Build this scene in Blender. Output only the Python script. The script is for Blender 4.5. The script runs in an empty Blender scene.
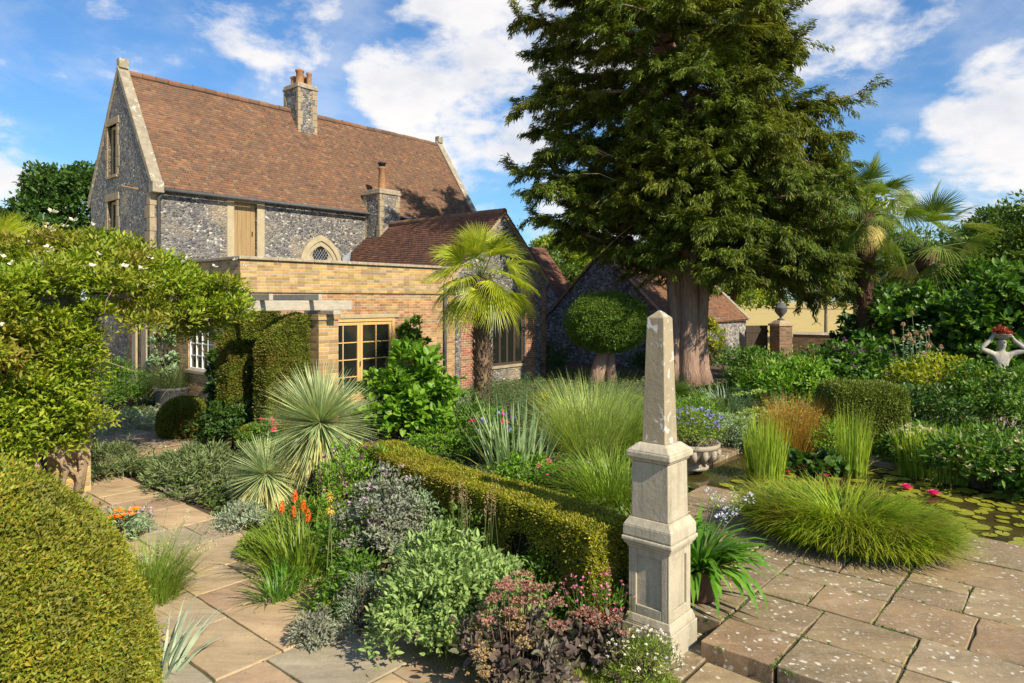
import bpy, bmesh, math, random
import numpy as np
from mathutils import Vector, Matrix

S = bpy.context.scene
COL = S.collection
R = math.radians
H = 2.8                      # camera height above the garden path
FPX = 683.0                  # focal length in pixels of a 1024 wide frame
HOR = 300.0                  # row of the horizon

# ------------------------------------------------------------------ camera
cam = bpy.data.cameras.new("camera")
cam.lens = 24.0
cam.sensor_width = 36.0
cam.shift_y = -(341.5 - HOR) / 1024.0
cam.clip_start = 0.05
cam.clip_end = 3000
camo = bpy.data.objects.new("camera", cam)
camo.location = (0, 0, H)
camo.rotation_euler = (R(90), 0, 0)
COL.objects.link(camo)
S.camera = camo

# ------------------------------------------------------------------ light, sky, exposure
SUN_AZ, SUN_EL = 138.5, 38.0
SKY_STRENGTH = 0.085
EXPOSURE = 0.80
sd = Vector((math.sin(R(SUN_AZ)) * math.cos(R(SUN_EL)), math.cos(R(SUN_AZ)) * math.cos(R(SUN_EL)), math.sin(R(SUN_EL))))
sl = bpy.data.lights.new("sun", "SUN")
sl.energy = 4.6
sl.angle = R(0.5)
sl.color = (1.0, 0.87, 0.66)
so = bpy.data.objects.new("sun", sl)
so.rotation_euler = sd.to_track_quat('Z', 'Y').to_euler()
so.location = (20, -20, 30)
COL.objects.link(so)

wd = bpy.data.worlds.new("World")
S.world = wd
wd.use_nodes = True
S.view_settings.view_transform = 'Standard'
S.view_settings.look = 'None'
S.view_settings.gamma = 1
S.view_settings.use_curve_mapping = False
S.view_settings.exposure = EXPOSURE


class NT:
    """tiny helper round a node tree"""
    def __init__(s, tree):
        s.t = tree
        tree.nodes.clear()

    def n(s, kind, **kw):
        nd = s.t.nodes.new(kind)
        for k, v in kw.items():
            if k.startswith('i_'):
                nd.inputs[k[2:].replace('_', ' ')].default_value = v
            else:
                setattr(nd, k, v)
        return nd

    def l(s, a, b):
        s.t.links.new(a, b)

    def math(s, op, a, b=None, c=None, clamp=False):
        nd = s.t.nodes.new('ShaderNodeMath')
        nd.operation = op
        nd.use_clamp = clamp
        for i, x in enumerate((a, b, c)):
            if x is None:
                continue
            if isinstance(x, (int, float)):
                nd.inputs[i].default_value = x
            else:
                s.l(x, nd.inputs[i])
        return nd.outputs[0]

    def mix(s, f, a, b, mode='MIX'):
        nd = s.t.nodes.new('ShaderNodeMix')
        nd.data_type = 'RGBA'
        nd.blend_type = mode
        for sock, x in ((nd.inputs[0], f), (nd.inputs[6], a), (nd.inputs[7], b)):
            if isinstance(x, (int, float)):
                sock.default_value = x
            elif isinstance(x, tuple):
                sock.default_value = (*x[:3], 1)
            else:
                s.l(x, sock)
        return nd.outputs[2]

    def ramp(s, f, stops, interp='LINEAR'):
        nd = s.t.nodes.new('ShaderNodeValToRGB')
        cr = nd.color_ramp
        cr.interpolation = interp
        while len(cr.elements) < len(stops):
            cr.elements.new(0.5)
        for e, (p, c) in zip(cr.elements, stops):
            e.position = p
            e.color = (*c[:3], 1) if isinstance(c, tuple) else (c, c, c, 1)
        s.l(f, nd.inputs[0])
        return nd.outputs[0]

    def mapr(s, f, a, b, c=0.0, d=1.0, smooth=False):
        nd = s.t.nodes.new('ShaderNodeMapRange')
        nd.clamp = True
        if smooth:
            nd.interpolation_type = 'SMOOTHSTEP'
        s.l(f, nd.inputs[0])
        for i, x in zip((1, 2, 3, 4), (a, b, c, d)):
            nd.inputs[i].default_value = x
        return nd.outputs[0]

    def noise(s, vec, scale, detail=4.0, rough=0.55, dist=0.0):
        nd = s.n('ShaderNodeTexNoise')
        nd.inputs['Scale'].default_value = scale
        nd.inputs['Detail'].default_value = detail
        nd.inputs['Roughness'].default_value = rough
        nd.inputs['Distortion'].default_value = dist
        if vec is not None:
            s.l(vec, nd.inputs['Vector'])
        return nd.outputs['Fac']


def pixdir(x, y):
    return Vector(((x - 512) / FPX, 1.0, -(y - HOR) / FPX)).normalized()


def build_world():
    w = NT(wd.node_tree)
    out = w.n('ShaderNodeOutputWorld')
    sky = w.n('ShaderNodeTexSky', sky_type='NISHITA', sun_disc=False)
    sky.sun_elevation = R(SUN_EL)
    sky.sun_rotation = R(SUN_AZ)
    sky.altitude = 0
    sky.air_density = 1.1
    sky.dust_density = 0.5
    sky.ozone_density = 2.5
    blue = w.mix(1.0, sky.outputs[0], (0.54, 0.83, 1.08), 'MULTIPLY')
    bg1 = w.n('ShaderNodeBackground')
    w.l(blue, bg1.inputs[0])
    bg1.inputs[1].default_value = SKY_STRENGTH
    tc = w.n('ShaderNodeTexCoord')
    d = tc.outputs['Generated']
    sep = w.n('ShaderNodeSeparateXYZ')
    w.l(d, sep.inputs[0])
    mp = w.n('ShaderNodeMapping')
    mp.inputs['Scale'].default_value = (1, 1, 1.9)
    w.l(d, mp.inputs[0])
    n1 = w.noise(mp.outputs[0], 5.6, 10, 0.58, 0.15)
    n2 = w.noise(mp.outputs[0], 14.0, 6, 0.6, 0.3)
    # cloud banks: (pixel seen from the terrace, angular radius in degrees, weight)
    blobs = [((470, 40), 9.5, 1.0), ((400, 85), 6, .95), ((500, 110), 8, 1.0), ((455, 135), 6, .75), ((545, 20), 9, .9),
             ((560, 60), 9, .8), ((610, 150), 7, .6), ((150, 5), 11, .66), ((250, 0), 9, .78), ((80, 45), 9, .50), ((20, 130), 9, .62),
             ((60, 155), 6, .4), ((10, 200), 8, .6), ((830, 10), 8, .95), ((890, 5), 6, .95), ((790, 45), 6, .8), ((700, 20), 8, .6),
             ((985, 120), 6.0, .9), ((1010, 90), 5, .8), ((945, 145), 4, .75), ((1000, 165), 5, .8), ((890, 150), 3.5, .7),
             ((1000, 195), 4.5, .85), ((930, 205), 5, .6), ((480, 192), 3.5, .75), ((560, 225), 6, .9), ((600, 240), 6, .9),
             ((520, 215), 3, .5), ((1000, 5), 4, .5), ((690, 230), 9, .6), ((640, 200), 6, .5), ((830, 190), 5, .5), ((300, 250), 10, .5),
             ((-150, 120), 14, .8), ((-300, 60), 16, .9), ((1200, 90), 12, .8), ((1400, 150), 14, .9), ((1150, 220), 10, .7)]
    acc = None
    for (px, rad, wt) in blobs:
        v = pixdir(*px)
        dp = w.n('ShaderNodeVectorMath', operation='DOT_PRODUCT')
        w.l(d, dp.inputs[0])
        dp.inputs[1].default_value = v
        m = w.mapr(dp.outputs['Value'], math.cos(R(rad * 1.05)), math.cos(R(rad * 0.2)), 0, wt, True)
        acc = m if acc is None else w.math('MAXIMUM', acc, m)
    # rest of the sky, behind the viewer: scattered cloud
    back = w.mapr(sep.outputs[1], 0.1, -0.4, 0, 0.55, True)
    acc = w.math('MAXIMUM', acc, back)
    nn = w.math('ADD', w.math('MULTIPLY', n1, 0.75), w.math('MULTIPLY', n2, 0.25))
    dens = w.math('ADD', w.math('MULTIPLY', acc, 0.52), w.math('MULTIPLY', w.math('SUBTRACT', nn, 0.5), 1.55))
    cov = w.mapr(dens, 0.27, 0.52, 0, 1, True)
    thin = w.math('MULTIPLY', w.mapr(n1, 0.38, 0.66, 0, 0.32, True), 1.0)
    cov = w.math('MAXIMUM', cov, thin)
    mp2 = w.n('ShaderNodeMapping')
    mp2.inputs['Scale'].default_value = (1, 1, 2.2)
    mp2.inputs['Location'].default_value = (-0.015, 0.02, -0.05)
    w.l(d, mp2.inputs[0])
    n3 = w.noise(mp2.outputs[0], 6.5, 7, 0.55, 0.2)
    ccol = w.ramp(w.math('ADD', w.math('MULTIPLY', n3, 0.7), w.math('MULTIPLY', dens, 0.35)),
                  [(0.30, (0.90, 0.86, 0.82)), (0.55, (0.76, 0.75, 0.76)), (0.78, (0.50, 0.54, 0.62))])
    bg2 = w.n('ShaderNodeBackground')
    w.l(ccol, bg2.inputs[0])
    bg2.inputs[1].default_value = 0.72
    mx = w.n('ShaderNodeMixShader')
    w.l(cov, mx.inputs[0])
    w.l(bg1.outputs[0], mx.inputs[1])
    w.l(bg2.outputs[0], mx.inputs[2])
    w.l(mx.outputs[0], out.inputs[0])


build_world()

# ------------------------------------------------------------------ coordinates
# the garden and the buildings share one grid, turned 41 degrees from the line of sight:
# u runs away to the right (along the long wall of the house), v to the right and towards us
DU = np.array([math.sin(R(41)), math.cos(R(41)), 0.0])
DV = np.array([math.cos(R(41)), -math.sin(R(41)), 0.0])
ROT = R(49)


def W(u, v, z=0.0):
    return np.array([u * DU[0] + v * DV[0], u * DU[1] + v * DV[1], z])


def UVof(p):
    return float(p[0] * DU[0] + p[1] * DU[1]), float(p[0] * DV[0] + p[1] * DV[1])


def GP(px, py, z=0.0):
    Y = (H - z) * FPX / (py - HOR)
    return np.array([(px - 512) / FPX * Y, Y, z])


def AT(px, py, Y):
    return np.array([(px - 512) / FPX * Y, Y, H - (py - HOR) / FPX * Y])


# ------------------------------------------------------------------ materials
MATS = {}
LEAFGAIN = 1.36


def newmat(name):
    m = bpy.data.materials.new(name)
    m.use_nodes = True
    t = NT(m.node_tree)
    out = t.n('ShaderNodeOutputMaterial')
    p = t.n('ShaderNodeBsdfPrincipled')
    t.l(p.outputs[0], out.inputs[0])
    MATS[name] = m
    return m, t, p, out


def bump(t, p, h, strength=0.5, dist=0.02):
    b = t.n('ShaderNodeBump')
    b.inputs['Strength'].default_value = strength
    b.inputs['Distance'].default_value = dist
    t.l(h, b.inputs['Height'])
    t.l(b.outputs[0], p.inputs['Normal'])


def leafmat(name, c1, c2, c3=None, trans=0.35, rough=0.5, tint=None, tscale=1.5, spec=0.35):
    if name in MATS:
        return MATS[name]
    m, t, p, out = newmat(name)
    g = t.n('ShaderNodeNewGeometry')
    tc = t.n('ShaderNodeTexCoord')
    c3 = c3 or c2
    if name.startswith('lf_'):
        k = LEAFGAIN
        c1, c2, c3 = [(min(.6, q[0] * k * .93), min(.6, q[1] * k * 1.06), q[2] * k * .9) for q in (c1, c2, c3)]
        tint = tint and tuple(min(.6, q * k) for q in tint)
    rc = t.ramp(g.outputs['Random Per Island'], [(0.0, c1), (0.5, c2), (1.0, c3)])
    nz = t.noise(tc.outputs['Object'], tscale, 3)
    if tint:
        rc = t.mix(t.mapr(nz, 0.45, 0.68), rc, tint)
    n2 = t.noise(tc.outputs['Object'], tscale * 4, 2)
    hs = t.n('ShaderNodeHueSaturation')
    t.l(rc, hs.inputs['Color'])
    t.l(t.mapr(n2, 0.3, 0.7, 0.75, 1.3), hs.inputs['Value'])
    t.l(hs.outputs[0], p.inputs['Base Color'])
    p.inputs['Roughness'].default_value = rough
    p.inputs['Specular IOR Level'].default_value = spec
    tr = t.n('ShaderNodeBsdfTranslucent')
    br = t.mix(1.0, hs.outputs[0], (1.25, 1.25, 0.6), 'MULTIPLY')
    t.l(br, tr.inputs[0])
    mx = t.n('ShaderNodeMixShader')
    mx.inputs[0].default_value = trans
    t.l(p.outputs[0], mx.inputs[1])
    t.l(tr.outputs[0], mx.inputs[2])
    t.l(mx.outputs[0], out.inputs[0])
    return m


def plain(name, c, c2=None, rough=0.7, scale=12.0, bmp=0.3, spec=0.3, metal=0.0, stretch=None, bd=0.01):
    if name in MATS:
        return MATS[name]
    m, t, p, out = newmat(name)
    tc = t.n('ShaderNodeTexCoord')
    v = tc.outputs['Object']
    if stretch:
        mp = t.n('ShaderNodeMapping')
        mp.inputs['Scale'].default_value = stretch
        t.l(v, mp.inputs[0])
        v = mp.outputs[0]
    nz = t.noise(v, scale, 6, 0.6)
    col = t.ramp(nz, [(0.3, c), (0.7, c2 or c)])
    t.l(col, p.inputs['Base Color'])
    p.inputs['Roughness'].default_value = rough
    p.inputs['Specular IOR Level'].default_value = spec
    p.inputs['Metallic'].default_value = metal
    if bmp:
        bump(t, p, nz, bmp, bd)
    return m


def flintmat(name, tan=0.25, scale=8.5, dark=1.0):
    m, t, p, out = newmat(name)
    uv = t.n('ShaderNodeUVMap')
    v = uv.outputs[0]
    nzv = t.n('ShaderNodeTexNoise')
    nzv.inputs['Scale'].default_value = 6
    t.l(v, nzv.inputs['Vector'])
    mixv = t.n('ShaderNodeVectorMath', operation='MULTIPLY_ADD')
    t.l(nzv.outputs['Color'], mixv.inputs[0])
    mixv.inputs[1].default_value = (0.05, 0.05, 0)
    t.l(v, mixv.inputs[2])
    mp = t.n('ShaderNodeMapping')
    mp.inputs['Scale'].default_value = (1, 1.35, 1)
    t.l(mixv.outputs[0], mp.inputs[0])
    vo = t.n('ShaderNodeTexVoronoi', feature='F1')
    vo.inputs['Scale'].default_value = scale
    t.l(mp.outputs[0], vo.inputs['Vector'])
    ve = t.n('ShaderNodeTexVoronoi', feature='DISTANCE_TO_EDGE')
    ve.inputs['Scale'].default_value = scale
    t.l(mp.outputs[0], ve.inputs['Vector'])
    sp = t.n('ShaderNodeSeparateColor')
    t.l(vo.outputs['Color'], sp.inputs[0])
    k = dark
    fl = t.ramp(sp.outputs[0], [(0.0, (0.025 * k, 0.027 * k, 0.032 * k)), (0.38, (0.08 * k, 0.085 * k, 0.10 * k)), (0.66, (0.15 * k, 0.155 * k, 0.17 * k)),
                                (0.88, (0.25 * k, 0.24 * k, 0.23 * k)), (1.0, (0.50, 0.48, 0.45))])
    fine = t.noise(v, 60, 3)
    fl = t.mix(t.mapr(fine, 0.5, 0.75, 0, 0.35), fl, (0.32, 0.31, 0.30))
    mort = t.ramp(t.noise(v, 1.3, 5), [(0.35, (0.15, 0.14, 0.13)), (0.7, (0.27, 0.24, 0.19))])
    col = t.mix(t.mapr(ve.outputs['Distance'], 0.03, 0.10), mort, fl)
    patch = t.mapr(t.noise(v, 0.55, 5, 0.6, 0.6), 0.62 - tan * 0.25, 0.68)
    br = t.n('ShaderNodeTexBrick')
    br.inputs['Scale'].default_value = 1
    br.inputs['Brick Width'].default_value = 0.23
    br.inputs['Row Height'].default_value = 0.075
    br.inputs['Mortar Size'].default_value = 0.009
    br.inputs['Color1'].default_value = (0.36, 0.27, 0.16, 1)
    br.inputs['Color2'].default_value = (0.26, 0.20, 0.14, 1)
    br.inputs['Mortar'].default_value = (0.36, 0.33, 0.27, 1)
    t.l(v, br.inputs['Vector'])
    col = t.mix(t.math('MULTIPLY', patch, 0.75), col, br.outputs['Color'])
    t.l(col, p.inputs['Base Color'])
    t.l(t.mapr(sp.outputs[1], 0, 1, 0.35, 0.8), p.inputs['Roughness'])
    bump(t, p, t.mapr(ve.outputs['Distance'], 0.0, 0.25), 0.7, 0.03)
    return m


def brickmat(name, c1, c2, alt1, alt2, altamt=0.5, mortar=(0.40, 0.35, 0.27), moss=0.0):
    m, t, p, out = newmat(name)
    uv = t.n('ShaderNodeUVMap')
    v = uv.outputs[0]
    wob = t.n('ShaderNodeTexNoise')
    wob.inputs['Scale'].default_value = 9
    t.l(v, wob.inputs['Vector'])
    vv = t.n('ShaderNodeVectorMath', operation='MULTIPLY_ADD')
    t.l(wob.outputs['Color'], vv.inputs[0])
    vv.inputs[1].default_value = (0.012, 0.012, 0)
    t.l(v, vv.inputs[2])

    def br(a, b):
        n = t.n('ShaderNodeTexBrick')
        n.inputs['Scale'].default_value = 1
        n.inputs['Brick Width'].default_value = 0.215
        n.inputs['Row Height'].default_value = 0.073
        n.inputs['Mortar Size'].default_value = 0.008
        n.inputs['Mortar Smooth'].default_value = 0.3
        n.inputs['Color1'].default_value = (*a, 1)
        n.inputs['Color2'].default_value = (*b, 1)
        n.inputs['Mortar'].default_value = (*mortar, 1)
        t.l(vv.outputs[0], n.inputs['Vector'])
        return n
    b1, b2 = br(c1, c2), br(alt1, alt2)
    f = t.mapr(t.noise(v, 2.6, 5, 0.75, 0.5), 0.58 - altamt * 0.2, 0.66 - altamt * 0.1)
    col = t.mix(f, b1.outputs['Color'], b2.outputs['Color'])
    # single odd bricks
    mp = t.n('ShaderNodeMapping')
    mp.inputs['Scale'].default_value = (4.65, 13.7, 1)
    t.l(vv.outputs[0], mp.inputs[0])
    wn = t.n('ShaderNodeTexWhiteNoise', noise_dimensions='2D')
    fl = t.n('ShaderNodeVectorMath', operation='FLOOR')
    t.l(mp.outputs[0], fl.inputs[0])
    t.l(fl.outputs[0], wn.inputs['Vector'])
    hs = t.n('ShaderNodeHueSaturation')
    t.l(col, hs.inputs['Color'])
    t.l(t.mapr(wn.outputs['Value'], 0, 1, 0.68, 1.25), hs.inputs['Value'])
    big = t.noise(v, 0.9, 5, 0.65)
    col = t.mix(t.mapr(big, 0.5, 0.8, 0, 0.35), hs.outputs[0], (0.12, 0.10, 0.07))
    if moss:
        col = t.mix(t.mapr(t.noise(v, 3, 6), 0.5, 0.7, 0, moss), col, (0.05, 0.055, 0.03))
    t.l(col, p.inputs['Base Color'])
    p.inputs['Roughness'].default_value = 0.85
    bump(t, p, t.math('ADD', t.math('SUBTRACT', 1.0, b1.outputs['Fac']), t.math('MULTIPLY', t.noise(v, 40, 3), 0.4)), 0.6, 0.012)
    return m


def tilemat(name, cols, moss=0.3, mosscol=(0.07, 0.075, 0.025), lichen=0.2):
    m, t, p, out = newmat(name)
    g = t.n('ShaderNodeNewGeometry')
    tc = t.n('ShaderNodeTexCoord')
    n = len(cols)
    rc = t.ramp(g.outputs['Random Per Island'], [(i / (n - 1), c) for i, c in enumerate(cols)])
    nz = t.noise(tc.outputs['Object'], 0.7, 6, 0.65)
    rc = t.mix(t.mapr(nz, 0.45, 0.75, 0, 0.55), rc, (0.085, 0.05, 0.035))
    nm = t.noise(tc.outputs['Object'], 1.6, 8, 0.7)
    rc = t.mix(t.mapr(nm, 0.56, 0.72, 0, moss), rc, mosscol)
    nl = t.noise(tc.outputs['Object'], 9, 4, 0.7)
    rc = t.mix(t.mapr(nl, 0.63, 0.72, 0, lichen), rc, (0.36, 0.33, 0.27))
    t.l(rc, p.inputs['Base Color'])
    p.inputs['Roughness'].default_value = 0.85
    bump(t, p, t.noise(tc.outputs['Object'], 50, 4), 0.5, 0.008)
    return m


def stonemat(name, c1, c2, lichen=(0.62, 0.60, 0.55), lam=0.5, lscale=14, dirt=0.4, dirtcol=(0.10, 0.09, 0.06), yellow=0.0):
    m, t, p, out = newmat(name)
    tc = t.n('ShaderNodeTexCoord')
    v = tc.outputs['Object']
    base = t.ramp(t.noise(v, 3.5, 8, 0.65), [(0.3, c1), (0.7, c2)])
    base = t.mix(t.mapr(t.noise(v, 1.7, 8, 0.7), 0.5, 0.75, 0, dirt), base, dirtcol)
    if yellow:
        base = t.mix(t.mapr(t.noise(v, 5, 6, 0.7), 0.55, 0.7, 0, yellow), base, (0.34, 0.22, 0.04))
    sm_ = t.n('ShaderNodeMapping')
    sm_.inputs['Scale'].default_value = (9, 9, .9)
    t.l(v, sm_.inputs[0])
    base = t.mix(t.mapr(t.noise(sm_.outputs[0], 1.3, 6, 0.7), 0.50, 0.70, 0, dirt * 1.1), base, (0.13, 0.125, 0.085))
    li = t.noise(v, lscale, 5, 0.6, 0.4)
    reg = t.mapr(t.noise(v, 2.2, 3), 0.42, 0.6)
    f = t.math('MULTIPLY', t.mapr(li, 0.57, 0.60, 0, 1), reg)
    base = t.mix(t.math('MULTIPLY', f, lam), base, lichen)
    pit = t.noise(v, 90, 3, 0.7)
    base = t.mix(t.mapr(pit, 0.56, 0.7, 0, 0.4), base, (0.16, 0.14, 0.10))
    t.l(base, p.inputs['Base Color'])
    p.inputs['Roughness'].default_value = 0.88
    bump(t, p, t.math('ADD', t.noise(v, 25, 6, 0.7), t.math('MULTIPLY', f, 0.3)), 0.5, 0.01)
    return m


def slabmat(name, cols, spots=0.6, spotcol=(0.52, 0.49, 0.42), rough=0.85, dirt=0.35):
    m, t, p, out = newmat(name)
    g = t.n('ShaderNodeNewGeometry')
    tc = t.n('ShaderNodeTexCoord')
    v = tc.outputs['Object']
    n = len(cols)
    rc = t.ramp(g.outputs['Random Per Island'], [(i / (n - 1), c) for i, c in enumerate(cols)])
    # every slab gets its own shift of the grain
    ad = t.n('ShaderNodeVectorMath', operation='MULTIPLY_ADD')
    cx = t.n('ShaderNodeCombineXYZ')
    t.l(g.outputs['Random Per Island'], cx.inputs[0])
    t.l(g.outputs['Random Per Island'], cx.inputs[1])
    t.l(cx.outputs[0], ad.inputs[0])
    ad.inputs[1].default_value = (37, 91, 5)
    t.l(v, ad.inputs[2])
    vv = ad.outputs[0]
    st = t.n('ShaderNodeMapping')
    st.inputs['Scale'].default_value = (0.5, 2.2, 1)
    t.l(vv, st.inputs[0])
    band = t.noise(st.outputs[0], 2.0, 7, 0.62, 1.1)
    hs = t.n('ShaderNodeHueSaturation')
    t.l(rc, hs.inputs['Color'])
    t.l(t.mapr(band, 0.3, 0.7, 0.72, 1.25), hs.inputs['Value'])
    col = hs.outputs[0]
    wear = t.noise(v, 1.1, 8, 0.7)
    col = t.mix(t.mapr(wear, 0.42, 0.66, 0, dirt), col, (0.10, 0.082, 0.055))
    blot = t.noise(v, 4.5, 8, 0.75, 0.6)
    col = t.mix(t.mapr(blot, 0.52, 0.66, 0, dirt * .9), col, (0.115, 0.095, 0.065))
    col = t.mix(t.mapr(blot, 0.46, 0.30, 0, .35), col, (0.46, 0.40, 0.30))
    fine = t.noise(v, 34, 6, 0.7)
    col = t.mix(t.mapr(fine, 0.5, 0.75, 0, 0.45), col, (0.42, 0.36, 0.28))
    vo = t.n('ShaderNodeTexVoronoi', feature='F1')
    vo.inputs['Scale'].default_value = 21
    vo.inputs['Randomness'].default_value = 1
    wv = t.n('ShaderNodeTexNoise')
    wv.inputs['Scale'].default_value = 22
    t.l(v, wv.inputs['Vector'])
    va = t.n('ShaderNodeVectorMath', operation='MULTIPLY_ADD')
    t.l(wv.outputs['Color'], va.inputs[0])
    va.inputs[1].default_value = (0.06, 0.06, 0.06)
    t.l(v, va.inputs[2])
    t.l(va.outputs[0], vo.inputs['Vector'])
    sc = t.n('ShaderNodeSeparateColor')
    t.l(vo.outputs['Color'], sc.inputs[0])
    rad = t.mapr(sc.outputs[0], 0.40, 1.0, 0.0, 0.50)
    spot = t.mapr(t.math('SUBTRACT', rad, vo.outputs['Distance']), 0.0, 0.10)
    reg = t.mapr(t.noise(vv, 1.4, 5, 0.65), 0.40, 0.54)
    col = t.mix(t.math('MULTIPLY', t.math('MULTIPLY', spot, reg), spots), col, spotcol)
    t.l(col, p.inputs['Base Color'])
    p.inputs['Roughness'].default_value = rough
    bump(t, p, t.math('ADD', band, t.math('MULTIPLY', fine, 0.5)), 0.45, 0.012)
    return m


# ------------------------------------------------------------------ object helpers
def tag(o, label=None, cat=None, group=None, kind=None):
    if label: o['label'] = label
    if cat: o['category'] = cat
    if group: o['group'] = group
    if kind: o['kind'] = kind
    return o


def empty(name, loc=(0, 0, 0), label=None, cat=None, group=None, rz=0.0):
    o = bpy.data.objects.new(name, None)
    o.empty_display_size = 0.2
    o.location = loc
    o.rotation_euler = (0, 0, rz)
    COL.objects.link(o)
    return tag(o, label, cat, group)


def boxuv(me):
    nl = len(me.loops)
    if nl == 0:
        return
    uvl = me.uv_layers.new(name="UVMap")
    co = np.empty(len(me.vertices) * 3); me.vertices.foreach_get('co', co); co = co.reshape(-1, 3)
    li = np.empty(nl, dtype=np.int32); me.loops.foreach_get('vertex_index', li)
    pn = np.empty(len(me.polygons) * 3); me.polygons.foreach_get('normal', pn); pn = np.abs(pn.reshape(-1, 3))
    lt = np.empty(len(me.polygons), dtype=np.int32); me.polygons.foreach_get('loop_total', lt)
    ax = np.repeat(np.argmax(pn * np.array([1.0, 1.0, 0.9]), axis=1), lt)
    c = co[li]
    uv = np.empty((nl, 2))
    uv[:, 0] = np.where(ax == 0, c[:, 1] + 0.37, c[:, 0])
    uv[:, 1] = np.where(ax == 2, c[:, 1], c[:, 2])
    uvl.data.foreach_set('uv', uv.ravel())


class MB:
    """collects hard-surface shapes and links them as one mesh object"""
    def __init__(s):
        s.v = []; s.f = []

    def add(s, vs, fs):
        o = len(s.v)
        s.v += [tuple(map(float, q)) for q in vs]
        s.f += [tuple(i + o for i in f) for f in fs]
        return s

    def quad(s, a, b, c, d):
        return s.add([a, b, c, d], [(0, 1, 2, 3)])

    def box(s, x0, x1, y0, y1, z0, z1):
        return s.add([(x0, y0, z0), (x1, y0, z0), (x1, y1, z0), (x0, y1, z0), (x0, y0, z1), (x1, y0, z1), (x1, y1, z1), (x0, y1, z1)],
                     [(0, 3, 2, 1), (4, 5, 6, 7), (0, 1, 5, 4), (1, 2, 6, 5), (2, 3, 7, 6), (3, 0, 4, 7)])

    def frust(s, cx, cy, z0, a0, z1, a1, b0=None, b1=None):
        b0 = a0 if b0 is None else b0
        b1 = a1 if b1 is None else b1
        v = [(cx + sx * a / 2, cy + sy * b / 2, z) for (z, a, b) in ((z0, a0, b0), (z1, a1, b1)) for (sx, sy) in ((-1, -1), (1, -1), (1, 1), (-1, 1))]
        return s.add(v, [(0, 3, 2, 1), (4, 5, 6, 7), (0, 1, 5, 4), (1, 2, 6, 5), (2, 3, 7, 6), (3, 0, 4, 7)])

    def prism(s, poly, off):
        """poly: ccw list of 3D points, extruded along off"""
        n = len(poly)
        a = [np.array(q, float) for q in poly]
        b = [q + np.array(off, float) for q in a]
        fs = [tuple(range(n)), tuple(range(2 * n - 1, n - 1, -1))]
        fs += [(i, i + n, (i + 1) % n + n, (i + 1) % n) for i in range(n)]
        return s.add(a + b, fs)

    def tube(s, pts, rad, seg=8, cap=True):
        pts = [Vector(q) for q in pts]
        n = len(pts)
        if not hasattr(rad, '__len__'):
            rad = [rad] * n
        ref = Vector((0.13, 0.21, 1)).normalized()
        vs = []
        for i, q in enumerate(pts):
            tg = (pts[min(i + 1, n - 1)] - pts[max(i - 1, 0)]).normalized()
            a = tg.cross(ref)
            if a.length < 0.15:
                a = tg.cross(Vector((1, 0, 0)))
            a.normalize()
            b = tg.cross(a)
            for k in range(seg):
                t = 2 * math.pi * k / seg
                vs.append(q + (a * math.cos(t) + b * math.sin(t)) * rad[i])
        fs = []
        for i in range(n - 1):
            for k in range(seg):
                fs.append((i * seg + k, i * seg + (k + 1) % seg, (i + 1) * seg + (k + 1) % seg, (i + 1) * seg + k))
        if cap:
            fs.append(tuple(range(seg - 1, -1, -1)))
            fs.append(tuple((n - 1) * seg + k for k in range(seg)))
        return s.add(vs, fs)

    def lathe(s, prof, seg=24, c=(0, 0, 0)):
        vs = []
        for (r, z) in prof:
            for k in range(seg):
                t = 2 * math.pi * k / seg
                vs.append((c[0] + r * math.cos(t), c[1] + r * math.sin(t), c[2] + z))
        fs = []
        for i in range(len(prof) - 1):
            for k in range(seg):
                fs.append((i * seg + k, i * seg + (k + 1) % seg, (i + 1) * seg + (k + 1) % seg, (i + 1) * seg + k))
        fs.append(tuple(range(seg - 1, -1, -1)))
        fs.append(tuple((len(prof) - 1) * seg + k for k in range(seg)))
        return s.add(vs, fs)

    def wall(s, x0, x1, z0, z1, holes, y=0.0, depth=0.25, top=None):
        """front sheet at y facing -y with rectangular openings and their reveals"""
        xs = sorted({x0, x1, *[h[0] for h in holes], *[h[1] for h in holes]})
        zs = sorted({z0, z1, *[h[2] for h in holes], *[h[3] for h in holes]})
        for i in range(len(xs) - 1):
            for j in range(len(zs) - 1):
                cx, cz = (xs[i] + xs[i + 1]) / 2, (zs[j] + zs[j + 1]) / 2
                if any(h[0] < cx < h[1] and h[2] < cz < h[3] for h in holes):
                    continue
                s.quad((xs[i], y, zs[j]), (xs[i + 1], y, zs[j]), (xs[i + 1], y, zs[j + 1]), (xs[i], y, zs[j + 1]))
        for (a, b, c, d) in holes:
            yy = y + depth
            s.quad((a, y, c), (a, y, d), (a, yy, d), (a, yy, c))
            s.quad((b, y, c), (b, yy, c), (b, yy, d), (b, y, d))
            s.quad((a, y, d), (b, y, d), (b, yy, d), (a, yy, d))
            s.quad((a, y, c), (a, yy, c), (b, yy, c), (b, y, c))
        return s

    def xf(s, fn):
        s.v = [tuple(map(float, fn(q))) for q in s.v]
        return s

    def build(s, name, mat, parent=None, smooth=False, bevel=0.0, loc=None, uv=True, bseg=2):
        me = bpy.data.meshes.new(name)
        me.from_pydata(s.v, [], s.f)
        me.update()
        if uv:
            boxuv(me)
        if smooth:
            me.polygons.foreach_set('use_smooth', [True] * len(me.polygons))
        o = bpy.data.objects.new(name, me)
        me.materials.append(mat)
        COL.objects.link(o)
        if parent:
            o.parent = parent
        if loc is not None:
            o.location = loc
        if bevel:
            b = o.modifiers.new('bevel', 'BEVEL')
            b.width = bevel; b.segments = bseg; b.limit_method = 'ANGLE'; b.angle_limit = R(30)
        return o


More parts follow.
